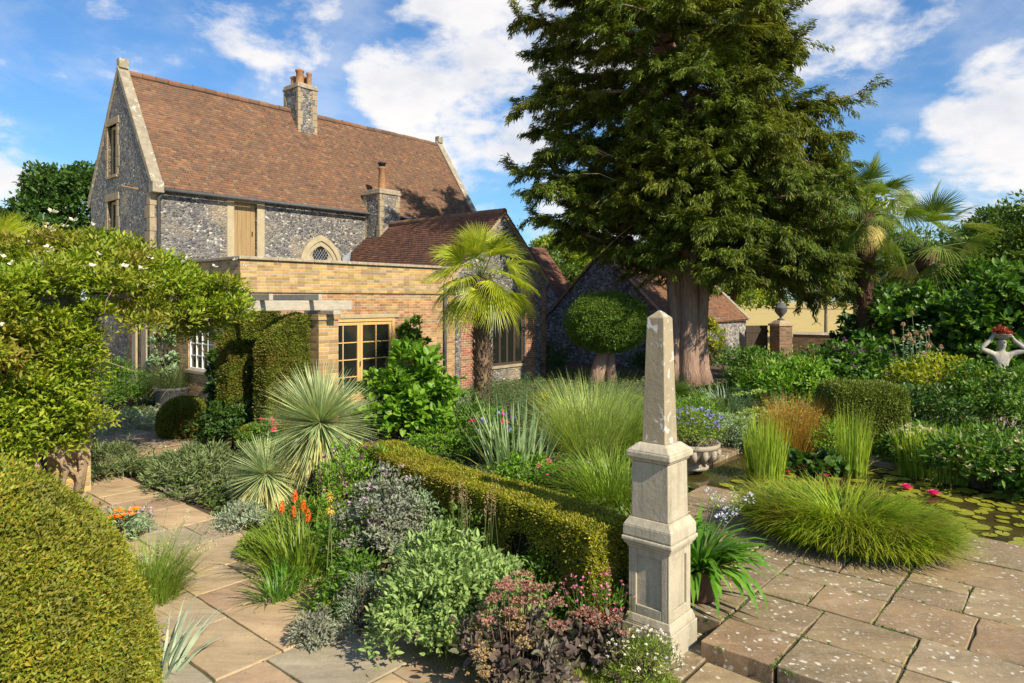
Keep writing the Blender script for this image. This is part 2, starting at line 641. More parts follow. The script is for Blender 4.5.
# ------------------------------------------------------------------ foliage helpers (numpy)
def nrm(a):
    return a / np.maximum(np.linalg.norm(a, axis=-1, keepdims=True), 1e-9)


class FM:
    def __init__(s):
        s.V = []; s.T = []; s.Q = []; s.n = 0

    def raw(s, verts, tris=None, quads=None):
        verts = np.asarray(verts, float).reshape(-1, 3)
        if tris is not None and len(tris):
            s.T.append(np.asarray(tris, np.int64) + s.n)
        if quads is not None and len(quads):
            s.Q.append(np.asarray(quads, np.int64) + s.n)
        s.V.append(verts)
        s.n += len(verts)

    def leaves(s, P, A, N, L, Wd, kind=0, fold=0.18, curl=0.12):
        P = np.asarray(P, float); n = len(P)
        if n == 0:
            return
        A = nrm(A)
        N = N - A * np.sum(N * A, axis=1, keepdims=True)
        N = nrm(N)
        Sd = np.cross(A, N)
        L = (np.ones(n) * L)[:, None]; Wd = (np.ones(n) * Wd)[:, None]
        i = np.arange(n)[:, None]
        if kind == 0:
            v = np.stack([P, P + A * L * .45 + Sd * Wd * .5 + N * Wd * fold, P + A * L - N * L * curl, P + A * L * .45 - Sd * Wd * .5 + N * Wd * fold], 1)
            t = np.concatenate([i * 4 + np.array([0, 1, 2]), i * 4 + np.array([0, 2, 3])])
            s.raw(v, tris=t)
        else:
            v = np.stack([P, P + A * L * .3 + Sd * Wd * .5 + N * Wd * fold, P + A * L * .7 + Sd * Wd * .38 + N * (Wd * fold * .8 - L * curl * .4),
                          P + A * L - N * L * curl, P + A * L * .7 - Sd * Wd * .38 + N * (Wd * fold * .8 - L * curl * .4), P + A * L * .3 - Sd * Wd * .5 + N * Wd * fold], 1)
            q = np.concatenate([i * 6 + np.array([0, 1, 2, 3]), i * 6 + np.array([0, 3, 4, 5])])
            s.raw(v, quads=q)

    def blades(s, P, az, L, w, t0, t1, seg=5, rng=None, twist=0.3, prof=None, fold=0.0):
        P = np.asarray(P, float); n = len(P)
        L = np.ones(n) * L; w = np.ones(n) * w
        t0 = np.ones(n) * t0; t1 = np.ones(n) * t1
        prof = prof or [0.75, 1.0, 0.95, 0.75, 0.45, 0.04]
        tw = (rng.uniform(-twist, twist, n) if rng is not None else np.zeros(n))
        side = np.stack([-np.sin(az + tw), np.cos(az + tw), np.zeros(n)], 1)
        pts = [P]
        p = P.copy()
        for k in range(seg):
            f = (k + .5) / seg
            t = t0 + (t1 - t0) * f
            d = np.stack([np.sin(t) * np.cos(az), np.sin(t) * np.sin(az), np.cos(t)], 1)
            p = p + d * (L / seg)[:, None]
            pts.append(p)
        vs = []
        for k in range(seg + 1):
            f = k / seg * (len(prof) - 1)
            a = int(min(f, len(prof) - 2)); ww = prof[a] + (prof[a + 1] - prof[a]) * (f - a)
            vs.append(pts[k] - side * (w * ww / 2)[:, None])
            vs.append(pts[k] + side * (w * ww / 2)[:, None])
        V = np.stack(vs, 1)
        m = 2 * (seg + 1)
        i = np.arange(n)[:, None] * m
        q = np.concatenate([i + np.array([2 * k, 2 * k + 1, 2 * k + 3, 2 * k + 2]) for k in range(seg)])
        s.raw(V, quads=q)
        return pts[-1]

    def sticks(s, A, B, r0, r1, bend=None):
        """thin three-sided stems from A to B"""
        A = np.asarray(A, float); B = np.asarray(B, float); n = len(A)
        r0 = np.ones(n) * r0; r1 = np.ones(n) * r1
        d = nrm(B - A)
        a = np.cross(d, np.array([0.31, 0.95, 0.1])); a = nrm(a)
        b = np.cross(d, a)
        pts = [A, (A + B) / 2 + (0 if bend is None else bend), B]
        rr = [r0, (r0 + r1) / 2, r1]
        vs = []
        for q, r in zip(pts, rr):
            for k in range(3):
                t = 2 * math.pi * k / 3
                vs.append(q + (a * math.cos(t) + b * math.sin(t)) * r[:, None])
        V = np.stack(vs, 1)
        i = np.arange(n)[:, None] * 9
        q = np.concatenate([i + np.array([3 * j + k, 3 * j + (k + 1) % 3, 3 * j + 3 + (k + 1) % 3, 3 * j + 3 + k]) for j in range(2) for k in range(3)])
        s.raw(V, quads=q)

    def mb(s, m):
        """take over an MB's shapes (tris and quads only)"""
        t = [f for f in m.f if len(f) == 3]; q = [f for f in m.f if len(f) == 4]
        s.raw(np.array(m.v), t, q)
        return s

    def build(s, name, mat, parent=None, loc=None, smooth=False):
        V = np.concatenate(s.V)
        T = np.concatenate(s.T) if s.T else np.zeros((0, 3), np.int64)
        Q = np.concatenate(s.Q) if s.Q else np.zeros((0, 4), np.int64)
        me = bpy.data.meshes.new(name)
        me.vertices.add(len(V)); me.vertices.foreach_set('co', V.ravel().astype(np.float32))
        nl = T.size + Q.size
        me.loops.add(nl)
        me.loops.foreach_set('vertex_index', np.concatenate([T.ravel(), Q.ravel()]).astype(np.int32))
        me.polygons.add(len(T) + len(Q))
        st = np.concatenate([np.arange(len(T)) * 3, T.size + np.arange(len(Q)) * 4]).astype(np.int32)
        me.polygons.foreach_set('loop_start', st)
        me.update(calc_edges=True)
        if smooth:
            me.polygons.foreach_set('use_smooth', [True] * len(me.polygons))
        me.materials.append(mat)
        o = bpy.data.objects.new(name, me)
        COL.objects.link(o)
        if parent:
            o.parent = parent
        if loc is not None:
            o.location = loc
        return o


def rdir(rng, n):
    return nrm(rng.normal(size=(n, 3)))


def sn(P, seed, freq):
    """cheap smooth noise, about -1..1"""
    r = np.random.default_rng(seed)
    out = 0
    for k in range(6):
        d = r.normal(size=3); d /= np.linalg.norm(d)
        out = out + np.sin(P @ d * freq * r.uniform(.6, 1.9) + r.uniform(0, 6.3))
    return out / 3.2


def clumps(fm, rng, C, rad, npc, L, Wd, kind=0, ctr=None, up=0.45, out=0.6, flat=0.75, lj=0.35, cluster=True, fold=0.18, curl=0.12):
    """leaves in rounded clumps at C; leaf tips point outwards, faces look up and out"""
    K = len(C)
    rad = np.ones(K) * rad
    idx = np.repeat(np.arange(K), npc)
    n = len(idx)
    d = rdir(rng, n)
    d[:, 2] = np.where(d[:, 2] < -0.35, -d[:, 2], d[:, 2])
    rr = rng.uniform(0.25, 1.0, n) ** 0.6
    P = C[idx] + d * (rad[idx] * rr)[:, None] * np.array([1, 1, flat])
    o = d if ctr is None else nrm(P - ctr)
    A = d * out + o * 0.4 + rng.normal(size=(n, 3)) * 0.55
    A[:, 2] += up * 0.3
    N = o * 0.6 + d * 0.3 + np.array([0, 0, up * 1.6]) + rng.normal(size=(n, 3)) * 0.4
    s = rng.uniform(1 - lj, 1 + lj, n)
    fm.leaves(P, A, N, L * s, Wd * s, kind, fold, curl)


def dome_pts(rng, K, rx, ry, h, zc=0.42, shell=(0.55, 0.95), low=-0.55, rough=0.15, seed=0):
    d = rdir(rng, K * 3)
    d = d[d[:, 2] > low][:K]
    r = rng.uniform(shell[0], shell[1], len(d)) * (1 + rough * sn(d, seed, 3.0))
    C = d * r[:, None] * np.array([rx, ry, 1.0])
    C[:, 2] = np.where(C[:, 2] > 0, C[:, 2] * h * (1 - zc), C[:, 2] * h * zc) + h * zc
    return C


def bush(name, label, cat, loc, rx, h, mat, K=40, npc=60, L=0.07, Wd=0.03, kind=0, ry=None, seed=1, up=0.45, out=0.6, crad=None, stem=None,
         group=None, shell=(0.5, 0.95), zc=0.40, rough=0.18, low=-0.6, parent=None, flowers=None, lj=0.35, curl=0.12, flat=0.75):
    """a leafy shrub: stems plus leaf clumps; flowers = list of (part name, material, count, size, petals, lift)"""
    rng = np.random.default_rng(seed)
    ry = ry or rx
    root = empty(name, loc, label, cat, group) if parent is None else parent
    C = dome_pts(rng, K, rx, ry, h, zc, shell, low, rough, seed)
    cr = crad or 0.33 * min(rx, ry, h) * (40 / K) ** 0.33 * 1.15
    fm = FM()
    clumps(fm, rng, C, cr * rng.uniform(.7, 1.25, len(C)), npc, L, Wd, kind, np.array([0, 0, h * .35]), up, out, flat, lj, curl=curl)
    # stray shoots breaking the outline
    ns = 5 + len(C) // 8; c = C[rng.integers(0, len(C), ns)]
    dd = nrm(nrm(c - np.array([0, 0, h * .3])) + rng.normal(size=(ns, 3)) * .35 + np.array([0, 0, .45])); e = c + dd * (cr * rng.uniform(1.1, 2.0, ns))[:, None]
    for t in np.linspace(.35, 1.0, 6):
        for _ in range(2):
            q = c + (e - c) * t + rng.normal(size=c.shape) * .008
            fm.leaves(q, dd * .5 + rng.normal(size=c.shape) * .7, np.array([0, 0, 1.0]) + rng.normal(size=c.shape) * .5, L * rng.uniform(.6, 1.0, ns), Wd * rng.uniform(.6, 1, ns), kind)
    fm.build('foliage', mat, root)
    sm = FM()
    sm.sticks(c, e, .004, .002)
    k = min(len(C), 46)
    a = C[:k] * np.array([.12, .12, 0]) + np.array([0, 0, -0.03])
    sm.sticks(a, C[:k], 0.006 + 0.006 * h, 0.003, rng.normal(size=(k, 3)) * 0.05 * h)
    sm.build('stem', stem or MATS['twig'], root)
    for fl in (flowers or []):
        nm, fmat, cnt, size, pet, lift = fl[:6]
        d = rdir(rng, cnt * 4); d = d[d[:, 2] > (fl[6] if len(fl) > 6 else 0.15)][:cnt]
        B = d * np.array([rx, ry, h * (1 - zc)]) * rng.uniform(.82, 1.02, len(d))[:, None] + np.array([0, 0, h * zc])
        Tp = B + d * lift * .3 + np.array([0, 0, lift])
        if lift > 0.03:
            f2 = FM(); f2.sticks(B, Tp, 0.003, 0.002); f2.build('flower_stem', MATS['greenstem'], root)
        scatter_heads(nm, fmat, root, rng, Tp, size, pet)
    return root


def scatter_heads(nm, fmat, root, rng, P, size, pet):
    """every flower head its own part; three shared shapes"""
    pro = []
    for i, q in enumerate(P):
        if i < 3:
            f = FM(); heads(f, rng, np.zeros((1, 3)), size, pet)
            o = f.build(nm, fmat, root); pro.append(o)
        else:
            o = pro[i % 3].copy(); COL.objects.link(o); o.parent = root
        o.location = q
        o.rotation_euler = (rng.normal(0, .3), rng.normal(0, .3), rng.uniform(0, 6.28))
        o.scale = [rng.uniform(.75, 1.2)] * 3


def heads(f, rng, P, size, pet, flat=0.6, Lk=0.75, Wk=0.55):
    n = len(P)
    idx = np.repeat(np.arange(n), pet)
    d = rdir(rng, len(idx)); d[:, 2] = np.abs(d[:, 2]) * flat
    f.leaves(P[idx] + d * size * .15, d + np.array([0, 0, .1]), np.array([0, 0, 1.0]) + rng.normal(size=(len(idx), 3)) * .5, size * Lk, size * Wk, 0, .1, 0)


def grass(name, label, cat, loc, n, rad, L, w, mat, seed=1, t0=(0.0, 0.5), t1=(0.9, 1.9), seg=5, group=None, ell=1.0, parent=None, part='foliage', lv=0.3, prof=None, rz=0.0):
    rng = np.random.default_rng(seed)
    root = parent or empty(name, loc, label, cat, group, rz)
    a = rng.uniform(0, 2 * math.pi, n); r = rad * np.sqrt(rng.uniform(0, 1, n))
    P = np.stack([r * np.cos(a), r * np.sin(a) * ell, np.zeros(n) - .02], 1)
    az = np.arctan2(P[:, 1], P[:, 0]) + rng.normal(0, .55, n)
    k = (r / max(rad, 1e-6))
    T0 = rng.uniform(t0[0], t0[1], n) * (.35 + .65 * k); T1 = T0 + rng.uniform(t1[0], t1[1], n) * (.5 + .5 * k)
    fm = FM()
    fm.blades(P, az, L * rng.uniform(1 - lv, 1 + lv * .6, n), w * rng.uniform(.7, 1.2, n), T0, T1, seg, rng, prof=prof)
    fm.build(part, mat, root)
    if n >= 100 and part == 'foliage':
        k = max(12, n // 14); i = rng.integers(0, n, k)
        dm = FM()
        dm.blades(P[i] + rng.normal(size=(k, 3)) * .01, az[i] + rng.normal(0, .5, k), L * rng.uniform(.5, 1.0, k), w * rng.uniform(.6, 1.0, k), rng.uniform(.5, 1.3, k), rng.uniform(1.2, 2.6, k), seg, rng)
        dm.build('dry_blade', MATS['lf_palmdry'], root)['kind'] = 'stuff'
    return root


def clipped(name, label, cat, loc, sampler, core, n, L, Wd, mat, seed=1, group=None, rz=0.0, jit=0.02, fuzz=0.5, parent=None, corescale=None):
    """clipped hedge or topiary: a twiggy inside and a dense coat of small leaves. sampler(rng,n)->P,N ; core: MB"""
    rng = np.random.default_rng(seed)
    root = parent or empty(name, loc, label, cat, group, rz)
    P, N = sampler(rng, n); n = len(P)
    bumpy = sn(P, seed + 5, 5.0) * .5 + sn(P, seed + 9, 14.0) * .5
    P = P + N * (bumpy * jit + rng.normal(0, jit * .6, n) - jit + (rng.uniform(0, 1, n) < .02) * rng.exponential(.03, n))[:, None]
    A = N * .7 + rng.normal(size=(n, 3)) * fuzz
    A[:, 2] += .25
    Nn = N * .55 + np.array([0, 0, .55]) + rng.normal(size=(n, 3)) * .45
    s = rng.uniform(.65, 1.35, n)
    fm = FM()
    fm.leaves(P, A, Nn, L * s, Wd * s, 0, .15, .05)
    fm.build('foliage', mat, root)
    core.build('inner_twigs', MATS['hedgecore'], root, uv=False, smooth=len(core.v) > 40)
    return root


def s_box(x0, x1, y0, y1, z0, z1, rr=0.06, bottom=False):
    dims = np.array([x1 - x0, y1 - y0, z1 - z0]); c = np.array([(x0 + x1) / 2, (y0 + y1) / 2, (z0 + z1) / 2])

    def f(rng, n):
        ar = np.array([dims[1] * dims[2], dims[1] * dims[2], dims[0] * dims[2], dims[0] * dims[2], dims[0] * dims[1]])
        k = rng.choice(5, n, p=ar / ar.sum())
        q = rng.uniform(-.5, .5, (n, 3))
        N = np.zeros((n, 3))
        for i, (axx, sg) in enumerate(((0, -1), (0, 1), (1, -1), (1, 1), (2, 1))):
            m = k == i
            q[m, axx] = .5 * sg
        P = q * dims
        inner = np.clip(P, -(dims / 2 - rr), dims / 2 - rr)
        inner[:, 2] = np.minimum(P[:, 2], dims[2] / 2 - rr)
        dd = P - inner
        N = nrm(dd)
        P = inner + N * rr
        return P + c, N
    return f


def s_ell(rx, ry, rz, zc, p=2.0, zmin=-0.9):
    def f(rng, n):
        d = rdir(rng, int(n * 2.6)); d = d[d[:, 2] > zmin][:n]
        while len(d) < n:
            d = np.concatenate([d, d])[:n]
        k = (np.abs(d) ** p).sum(1) ** (1 / p)
        q = d / k[:, None]
        P = q * np.array([rx, ry, rz]) + np.array([0, 0, zc])
        N = nrm(np.sign(q) * np.abs(q) ** (p - 1) / np.array([rx, ry, rz]))
        return P, N
    return f


def ell_mb(rx, ry, rz, zc, p=2.0, seg=24, rings=14, floor=None):
    m = MB()
    vs = []
    for i in range(rings + 1):
        ph = -math.pi / 2 + math.pi * i / rings
        for k in range(seg):
            t = 2 * math.pi * k / seg
            d = np.array([math.cos(ph) * math.cos(t), math.cos(ph) * math.sin(t), math.sin(ph)])
            d = d / max((np.abs(d) ** p).sum() ** (1 / p), 1e-6)
            z = d[2] * rz + zc
            if floor is not None: z = max(z, floor)
            vs.append((d[0] * rx, d[1] * ry, z))
    fs = [(i * seg + k, i * seg + (k + 1) % seg, (i + 1) * seg + (k + 1) % seg, (i + 1) * seg + k) for i in range(rings) for k in range(seg)]
    m.add(vs, fs)
    return m
# ------------------------------------------------------------------ shared materials
M = MATS
flintmat('flint', 0.42, 11, .85)
flintmat('flint_gable', 0.02, 10.5, 0.75)
flintmat('flint_barn', 0.10, 8, 1.7)
brickmat('brick_yellow', (0.41, 0.275, 0.10), (0.33, 0.21, 0.08), (0.42, 0.20, 0.075), (0.28, 0.15, 0.07), 0.15)
brickmat('brick_mixed', (0.36, 0.17, 0.075), (0.27, 0.125, 0.065), (0.40, 0.26, 0.095), (0.33, 0.20, 0.08), .85)
brickmat('brick_red', (0.34, 0.12, 0.055), (0.22, 0.085, 0.05), (0.36, 0.21, 0.09), (0.2, 0.10, 0.06), 0.3)
tilemat('tile_main', [(0.125, 0.070, 0.043), (0.172, 0.097, 0.056), (0.09, 0.054, 0.04), (0.225, 0.128, 0.07), (0.16, 0.074, 0.043), (0.125, 0.083, 0.06), (0.21, 0.088, 0.042)], 0.4, (0.12, 0.10, 0.04), 0.22)
tilemat('tile_wing', [(0.13, 0.055, 0.032), (0.19, 0.082, 0.045), (0.10, 0.045, 0.030), (0.16, 0.078, 0.05)], 0.3, (0.08, 0.06, 0.03), 0.1)
tilemat('tile_barn', [(0.15, 0.066, 0.034), (0.20, 0.095, 0.045), (0.10, 0.05, 0.03), (0.17, 0.085, 0.042)], 0.8, (0.10, 0.085, 0.02), 0.25)
stonemat('stone_coping', (0.22, 0.19, 0.14), (0.33, 0.29, 0.22), lichen=(0.52, 0.50, 0.46), lam=0.95, lscale=6, dirt=0.65)
stonemat('stone_dress', (0.33, 0.27, 0.16), (0.40, 0.34, 0.23), lam=0.15, dirt=0.25)
stonemat('stone_brown', (0.27, 0.21, 0.13), (0.36, 0.29, 0.19), lam=0.3, dirt=0.45)
stonemat('stone_obelisk', (0.33, 0.295, 0.215), (0.46, 0.415, 0.315), lichen=(0.5, 0.49, 0.44), lam=0.35, lscale=22, dirt=0.45, yellow=0.15)
stonemat('stone_lichen', (0.27, 0.23, 0.15), (0.36, 0.305, 0.205), lichen=(0.58, 0.58, 0.56), lam=1.0, lscale=11, dirt=0.35, yellow=0.35)
stonemat('stone_statue', (0.27, 0.255, 0.22), (0.40, 0.38, 0.33), lam=0.3, dirt=0.6)
stonemat('stone_pot', (0.26, 0.22, 0.16), (0.35, 0.30, 0.23), lam=0.4, dirt=0.4)
stonemat('stone_edge', (0.27, 0.23, 0.165), (0.37, 0.315, 0.235), lam=0.5, dirt=0.5)
stonemat('lead', (0.055, 0.06, 0.07), (0.10, 0.105, 0.115), lam=0.3, lichen=(0.4, 0.4, 0.36), dirt=0.3)
plain('oak_honey', (0.50, 0.31, 0.115), (0.60, 0.40, 0.17), 0.55, 5, 0.25, stretch=(3, 3, .4))
plain('oak_door', (0.34, 0.24, 0.12), (0.22, 0.14, 0.065), 0.65, 6, 0.4, stretch=(5, 5, .25))
plain('oak_grey', (0.30, 0.27, 0.22), (0.42, 0.385, 0.32), 0.85, 5, 0.4, stretch=(1.5, 5, 5))
plain('wood_dark', (0.035, 0.026, 0.02), (0.06, 0.045, 0.033), 0.8, 6, 0.4, stretch=(4, 4, .3))
plain('lead_pipe', (0.055, 0.06, 0.07), (0.09, 0.095, 0.10), 0.6, 8, 0.15)
plain('white_paint', (0.70, 0.70, 0.68), (0.78, 0.78, 0.76), 0.5, 6, 0.1)
plain('terracotta', (0.22, 0.11, 0.055), (0.33, 0.19, 0.10), 0.85, 9, 0.3)
plain('terracotta_dark', (0.07, 0.04, 0.026), (0.11, 0.065, 0.042), 0.8, 9, 0.3)
plain('iron', (0.02, 0.02, 0.02), (0.035, 0.033, 0.03), 0.6, 10, 0.1)
plain('twig', (0.10, 0.07, 0.045), (0.17, 0.125, 0.085), 0.9, 14, 0.3)
plain('greenstem', (0.12, 0.17, 0.045), (0.16, 0.20, 0.07), 0.6, 14, 0.0)
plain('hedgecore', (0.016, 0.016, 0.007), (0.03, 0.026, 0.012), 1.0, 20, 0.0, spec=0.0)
plain('bark_yew', (0.20, 0.125, 0.09), (0.36, 0.255, 0.20), 0.95, 9, 1.0, stretch=(2.2, 2.2, .35), bd=0.06)
plain('bark', (0.11, 0.09, 0.065), (0.19, 0.155, 0.115), 0.95, 9, 0.8, stretch=(2, 2, .4), bd=0.03)
plain('bark_vine', (0.22, 0.16, 0.10), (0.36, 0.27, 0.18), 0.9, 14, 0.6, bd=0.02)
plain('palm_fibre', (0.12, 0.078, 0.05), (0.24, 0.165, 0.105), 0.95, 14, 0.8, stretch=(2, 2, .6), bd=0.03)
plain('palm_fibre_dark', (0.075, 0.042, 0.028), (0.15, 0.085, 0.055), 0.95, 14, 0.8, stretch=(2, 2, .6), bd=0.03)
plain('lead_flash', (0.22, 0.25, 0.29), (0.30, 0.33, 0.37), 0.5, 5, 0.2)
slabmat('terrace_slab', [(0.225, 0.162, 0.085), (0.28, 0.21, 0.11), (0.18, 0.135, 0.074), (0.26, 0.18, 0.094), (0.225, 0.145, 0.076), (0.295, 0.23, 0.135)], 0.95)
slabmat('path_slab', [(0.43, 0.30, 0.18), (0.46, 0.34, 0.19), (0.35, 0.23, 0.145), (0.30, 0.275, 0.205), (0.40, 0.29, 0.175), (0.44, 0.335, 0.20), (0.38, 0.26, 0.16)], 0.15, rough=0.75, dirt=0.25)

m, t, p, out = newmat('glass_dark')
tc = t.n('ShaderNodeTexCoord')
p.inputs['Base Color'].default_value = (0.012, 0.014, 0.012, 1)
p.inputs['Roughness'].default_value = 0.06
p.inputs['Specular IOR Level'].default_value = 0.6
bump(t, p, t.noise(tc.outputs['Object'], 3, 2), 0.05, 0.02)

m, t, p, out = newmat('soil')
tc = t.n('ShaderNodeTexCoord')
nz = t.noise(tc.outputs['Object'], 7, 8, 0.7)
t.l(t.ramp(nz, [(0.3, (0.05, 0.034, 0.02)), (0.7, (0.13, 0.092, 0.058))]), p.inputs['Base Color'])
p.inputs['Roughness'].default_value = 0.95
bump(t, p, t.noise(tc.outputs['Object'], 22, 6, 0.75), 0.9, 0.04)

m, t, p, out = newmat('meadow')
tc = t.n('ShaderNodeTexCoord')
nz = t.noise(tc.outputs['Object'], 0.06, 8, 0.65)
c = t.ramp(nz, [(0.3, (0.36, 0.27, 0.085)), (0.55, (0.44, 0.335, 0.11)), (0.75, (0.25, 0.23, 0.06))])
t.l(c, p.inputs['Base Color'])
p.inputs['Roughness'].default_value = 0.95
bump(t, p, t.noise(tc.outputs['Object'], 3, 6, 0.7), 0.8, 0.1)

m, t, p, out = newmat('joint')
tc = t.n('ShaderNodeTexCoord')
nz = t.noise(tc.outputs['Object'], 5, 6, 0.7)
t.l(t.ramp(nz, [(0.4, (0.075, 0.058, 0.036)), (0.62, (0.07, 0.085, 0.022))]), p.inputs['Base Color'])
p.inputs['Roughness'].default_value = 0.95
bump(t, p, t.noise(tc.outputs['Object'], 40, 5), 0.8, 0.02)

m, t, p, out = newmat('pond_water')
tc = t.n('ShaderNodeTexCoord')
nz = t.noise(tc.outputs['Object'], 1.6, 6, 0.65)
t.l(t.ramp(nz, [(0.35, (0.030, 0.026, 0.010)), (0.55, (0.055, 0.045, 0.014)), (0.75, (0.085, 0.080, 0.020))]), p.inputs['Base Color'])
p.inputs['Roughness'].default_value = 0.05
p.inputs['IOR'].default_value = 1.33
bump(t, p, t.noise(tc.outputs['Object'], 9, 3), 0.06, 0.02)


def structure(o):
    o['kind'] = 'structure'
    return o


# ------------------------------------------------------------------ ground, paths, terrace, pond
g = MB(); n = 40
for i in range(n):
    for j in range(n):
        x0, x1 = -1200 + 2400 * i / n, -1200 + 2400 * (i + 1) / n
        y0, y1 = -1200 + 2400 * j / n, -1200 + 2400 * (j + 1) / n
        g.quad((x0, y0, -.06), (x1, y0, -.06), (x1, y1, -.06), (x0, y1, -.06))
structure(g.build('ground', M['meadow'], uv=False))
g = MB()
g.add([W(-4, -26, -.03), W(30, -26, -.03), W(30, 14, -.03), W(-4, 14, -.03)], [(0, 3, 2, 1)])
structure(g.build('garden_soil', M['soil'], uv=False))


def split(rng, r, amin, out):
    u0, u1, v0, v1 = r
    du, dv = u1 - u0, v1 - v0
    if du * dv < amin * rng.uniform(.8, 1.9) and max(du, dv) / min(du, dv) < 2.3:
        out.append(r); return
    if min(du, dv) < .42 and max(du, dv) < 1.3:
        out.append(r); return
    f = rng.choice([.38, .5, .62, .45, .56])
    if du > dv * rng.uniform(.75, 1.2):
        split(rng, (u0, u0 + du * f, v0, v1), amin, out); split(rng, (u0 + du * f, u1, v0, v1), amin, out)
    else:
        split(rng, (u0, u1, v0, v0 + dv * f), amin, out); split(rng, (u0, u1, v0 + dv * f, v1), amin, out)


JOINTS = []


def paving(name, rects, ztop, thick, amin, seed, mat, gap=.012, jit=.006, zj=.004, bevel=.008):
    rng = random.Random(seed)
    out = []
    for r in rects:
        split(rng, r, amin, out)
    JOINTS.extend((r, ztop) for r in out)
    b = MB()
    for (u0, u1, v0, v1) in out:
        c = []
        for (u, v, su, sv) in ((u0, v0, 1, 1), (u1, v0, -1, 1), (u1, v1, -1, -1), (u0, v1, 1, -1)):
            c.append((u + su * (gap / 2 + rng.uniform(0, jit)), v + sv * (gap / 2 + rng.uniform(0, jit))))
        z = ztop + rng.uniform(-zj, zj)
        tl = [rng.uniform(-zj, zj) * .6 for _ in range(4)]
        ring = []
        for i in range(4):
            (a0, q0), (a1, q1) = c[i], c[(i + 1) % 4]
            k = max(2, int(math.hypot(a1 - a0, q1 - q0) / .16))
            for s in range(k):
                f = s / k; w_ = (jit * .9 if 0 < s else 0)
                ring.append((a0 + (a1 - a0) * f + rng.uniform(-w_, w_), q0 + (q1 - q0) * f + rng.uniform(-w_, w_), tl[i] * (1 - f) + tl[(i + 1) % 4] * f))
        n_ = len(ring)
        lo = [W(a, q, ztop - thick) for a, q, _ in ring]; hi = [W(a, q, z + e_) for a, q, e_ in ring]
        # W keeps (u,v) left-handed seen from above, so wind the other way
        b.add(lo + hi, [tuple(range(2 * n_ - 1, n_ - 1, -1))] + [(n_ + i, n_ + (i + 1) % n_, (i + 1) % n_, i) for i in range(n_)])
    o = b.build(name, M[mat], uv=False, bevel=bevel)
    return structure(o)


paving('path', [(1.9, 4.15, -12.9, -2.4), (0.2, 1.9, -7, -2.4)], 0.0, .05, .55, 11, 'path_slab')
paving('upper_path', [(3.2, 6.2, -19.0, -12.95)], 0.13, .17, .7, 5, 'terrace_slab')
paving('terrace', [(5.03, 9.3, -2.42, 7.5), (5.42, 7.0, -3.4, -2.42), (7.0, 9.3, -4.4, -2.42)], 0.12, .17, .42, 23, 'terrace_slab', gap=.010, jit=.011, zj=.005, bevel=.008)
paving('lower_paving', [(1.5, 5.0, -2.35, 7.5), (4.62, 5.4, -3.2, -2.36)], -0.01, .05, .6, 4, 'terrace_slab', gap=.016)
paving('pond_walk', [(9.32, 13.0, -5.75, -4.95), (12.5, 13.0, -4.93, 8.0)], 0.12, .16, .5, 9, 'terrace_slab', gap=.016, jit=.012)
b = MB()
for (u0, u1, v0, v1, z) in ((1.9, 4.15, -12.9, -2.4, -.014), (.2, 1.9, -7, -2.4, -.0145), (3.2, 6.2, -19, -12.95, .108), (5.06, 9.27, -2.40, 7.5, .104), (5.45, 7.02, -3.38, -2.41, .1045), (7.0, 9.27, -4.38, -2.41, .1042), (1.5, 5.0, -2.35, 7.5, -.026)):
    b.add([W(u0, v0, z), W(u1, v0, z), W(u1, v1, z), W(u0, v1, z)], [(0, 3, 2, 1)])
structure(b.build('paving_joints', M['joint'], uv=False))
b = MB()
b.add([W(9.26, -4.96, .045), W(12.52, -4.96, .045), W(12.52, 12, .045), W(9.26, 12, .045)], [(0, 3, 2, 1)])
structure(b.build('pond_water', M['pond_water'], uv=False))


# ------------------------------------------------------------------ roofs
def tiles(fm, p0, ax, up, length, slope, seed, gauge=.115, wid=.175, sag=.055):
    rng = np.random.default_rng(seed)
    p0 = np.array(p0, float); ax = nrm(np.array(ax, float)); up = nrm(np.array(up, float))
    nv = np.cross(ax, up)
    nr = int(slope / gauge); g = slope / nr
    ncol = int(length / wid) + 1
    i, j = np.meshgrid(np.arange(nr), np.arange(ncol), indexing='ij')
    i = i.ravel(); j = j.ravel()
    a0 = (j - .5 * (i % 2)) * wid + rng.normal(0, .004, len(i))
    a1 = np.clip(a0 + wid - .005, 0, length); a0 = np.clip(a0, 0, length)
    k = a1 - a0 > .03
    i, a0, a1 = i[k], a0[k], a1[k]
    s0 = i * g - .012 + rng.normal(0, .005, len(i)) - (rng.uniform(0, 1, len(i)) < .02) * rng.uniform(.01, .05, len(i)); s1 = (i + 1) * g + .01
    th = .02 + np.abs(rng.normal(0, .006, len(i)))
    tl = rng.normal(0, .004, len(i))

    def pt(a, s, h):
        q = p0 + a[:, None] * ax + s[:, None] * up
        q = q + nv * (h + sag * sn(q, seed, .8))[:, None]
        return q
    A, B, C, D = pt(a0, s0, th + tl), pt(a1, s0, th - tl), pt(a1, s1, .004 + 0 * th), pt(a0, s1, .004 + 0 * th)
    E, F = pt(a0, s0, -.012 + 0 * th), pt(a1, s0, -.012 + 0 * th)
    V = np.stack([A, B, C, D, E, F], 1)
    b = np.arange(len(i))[:, None] * 6
    fm.raw(V, quads=np.concatenate([b + np.array([0, 1, 2, 3]), b + np.array([4, 5, 1, 0])]))


def ridge_tiles(m, a, b, r=.12, ln=.42, seed=1):
    rng = random.Random(seed)
    a, b = np.array(a, float), np.array(b, float)
    n = max(1, int(np.linalg.norm(b - a) / ln))
    for k in range(n):
        p, q = a + (b - a) * (k / n), a + (b - a) * ((k + .97) / n)
        dz = np.array([0, 0, rng.uniform(-.012, .012)])
        m.tube([p + dz, q + dz], [r * rng.uniform(.97, 1.05)] * 2, 10)


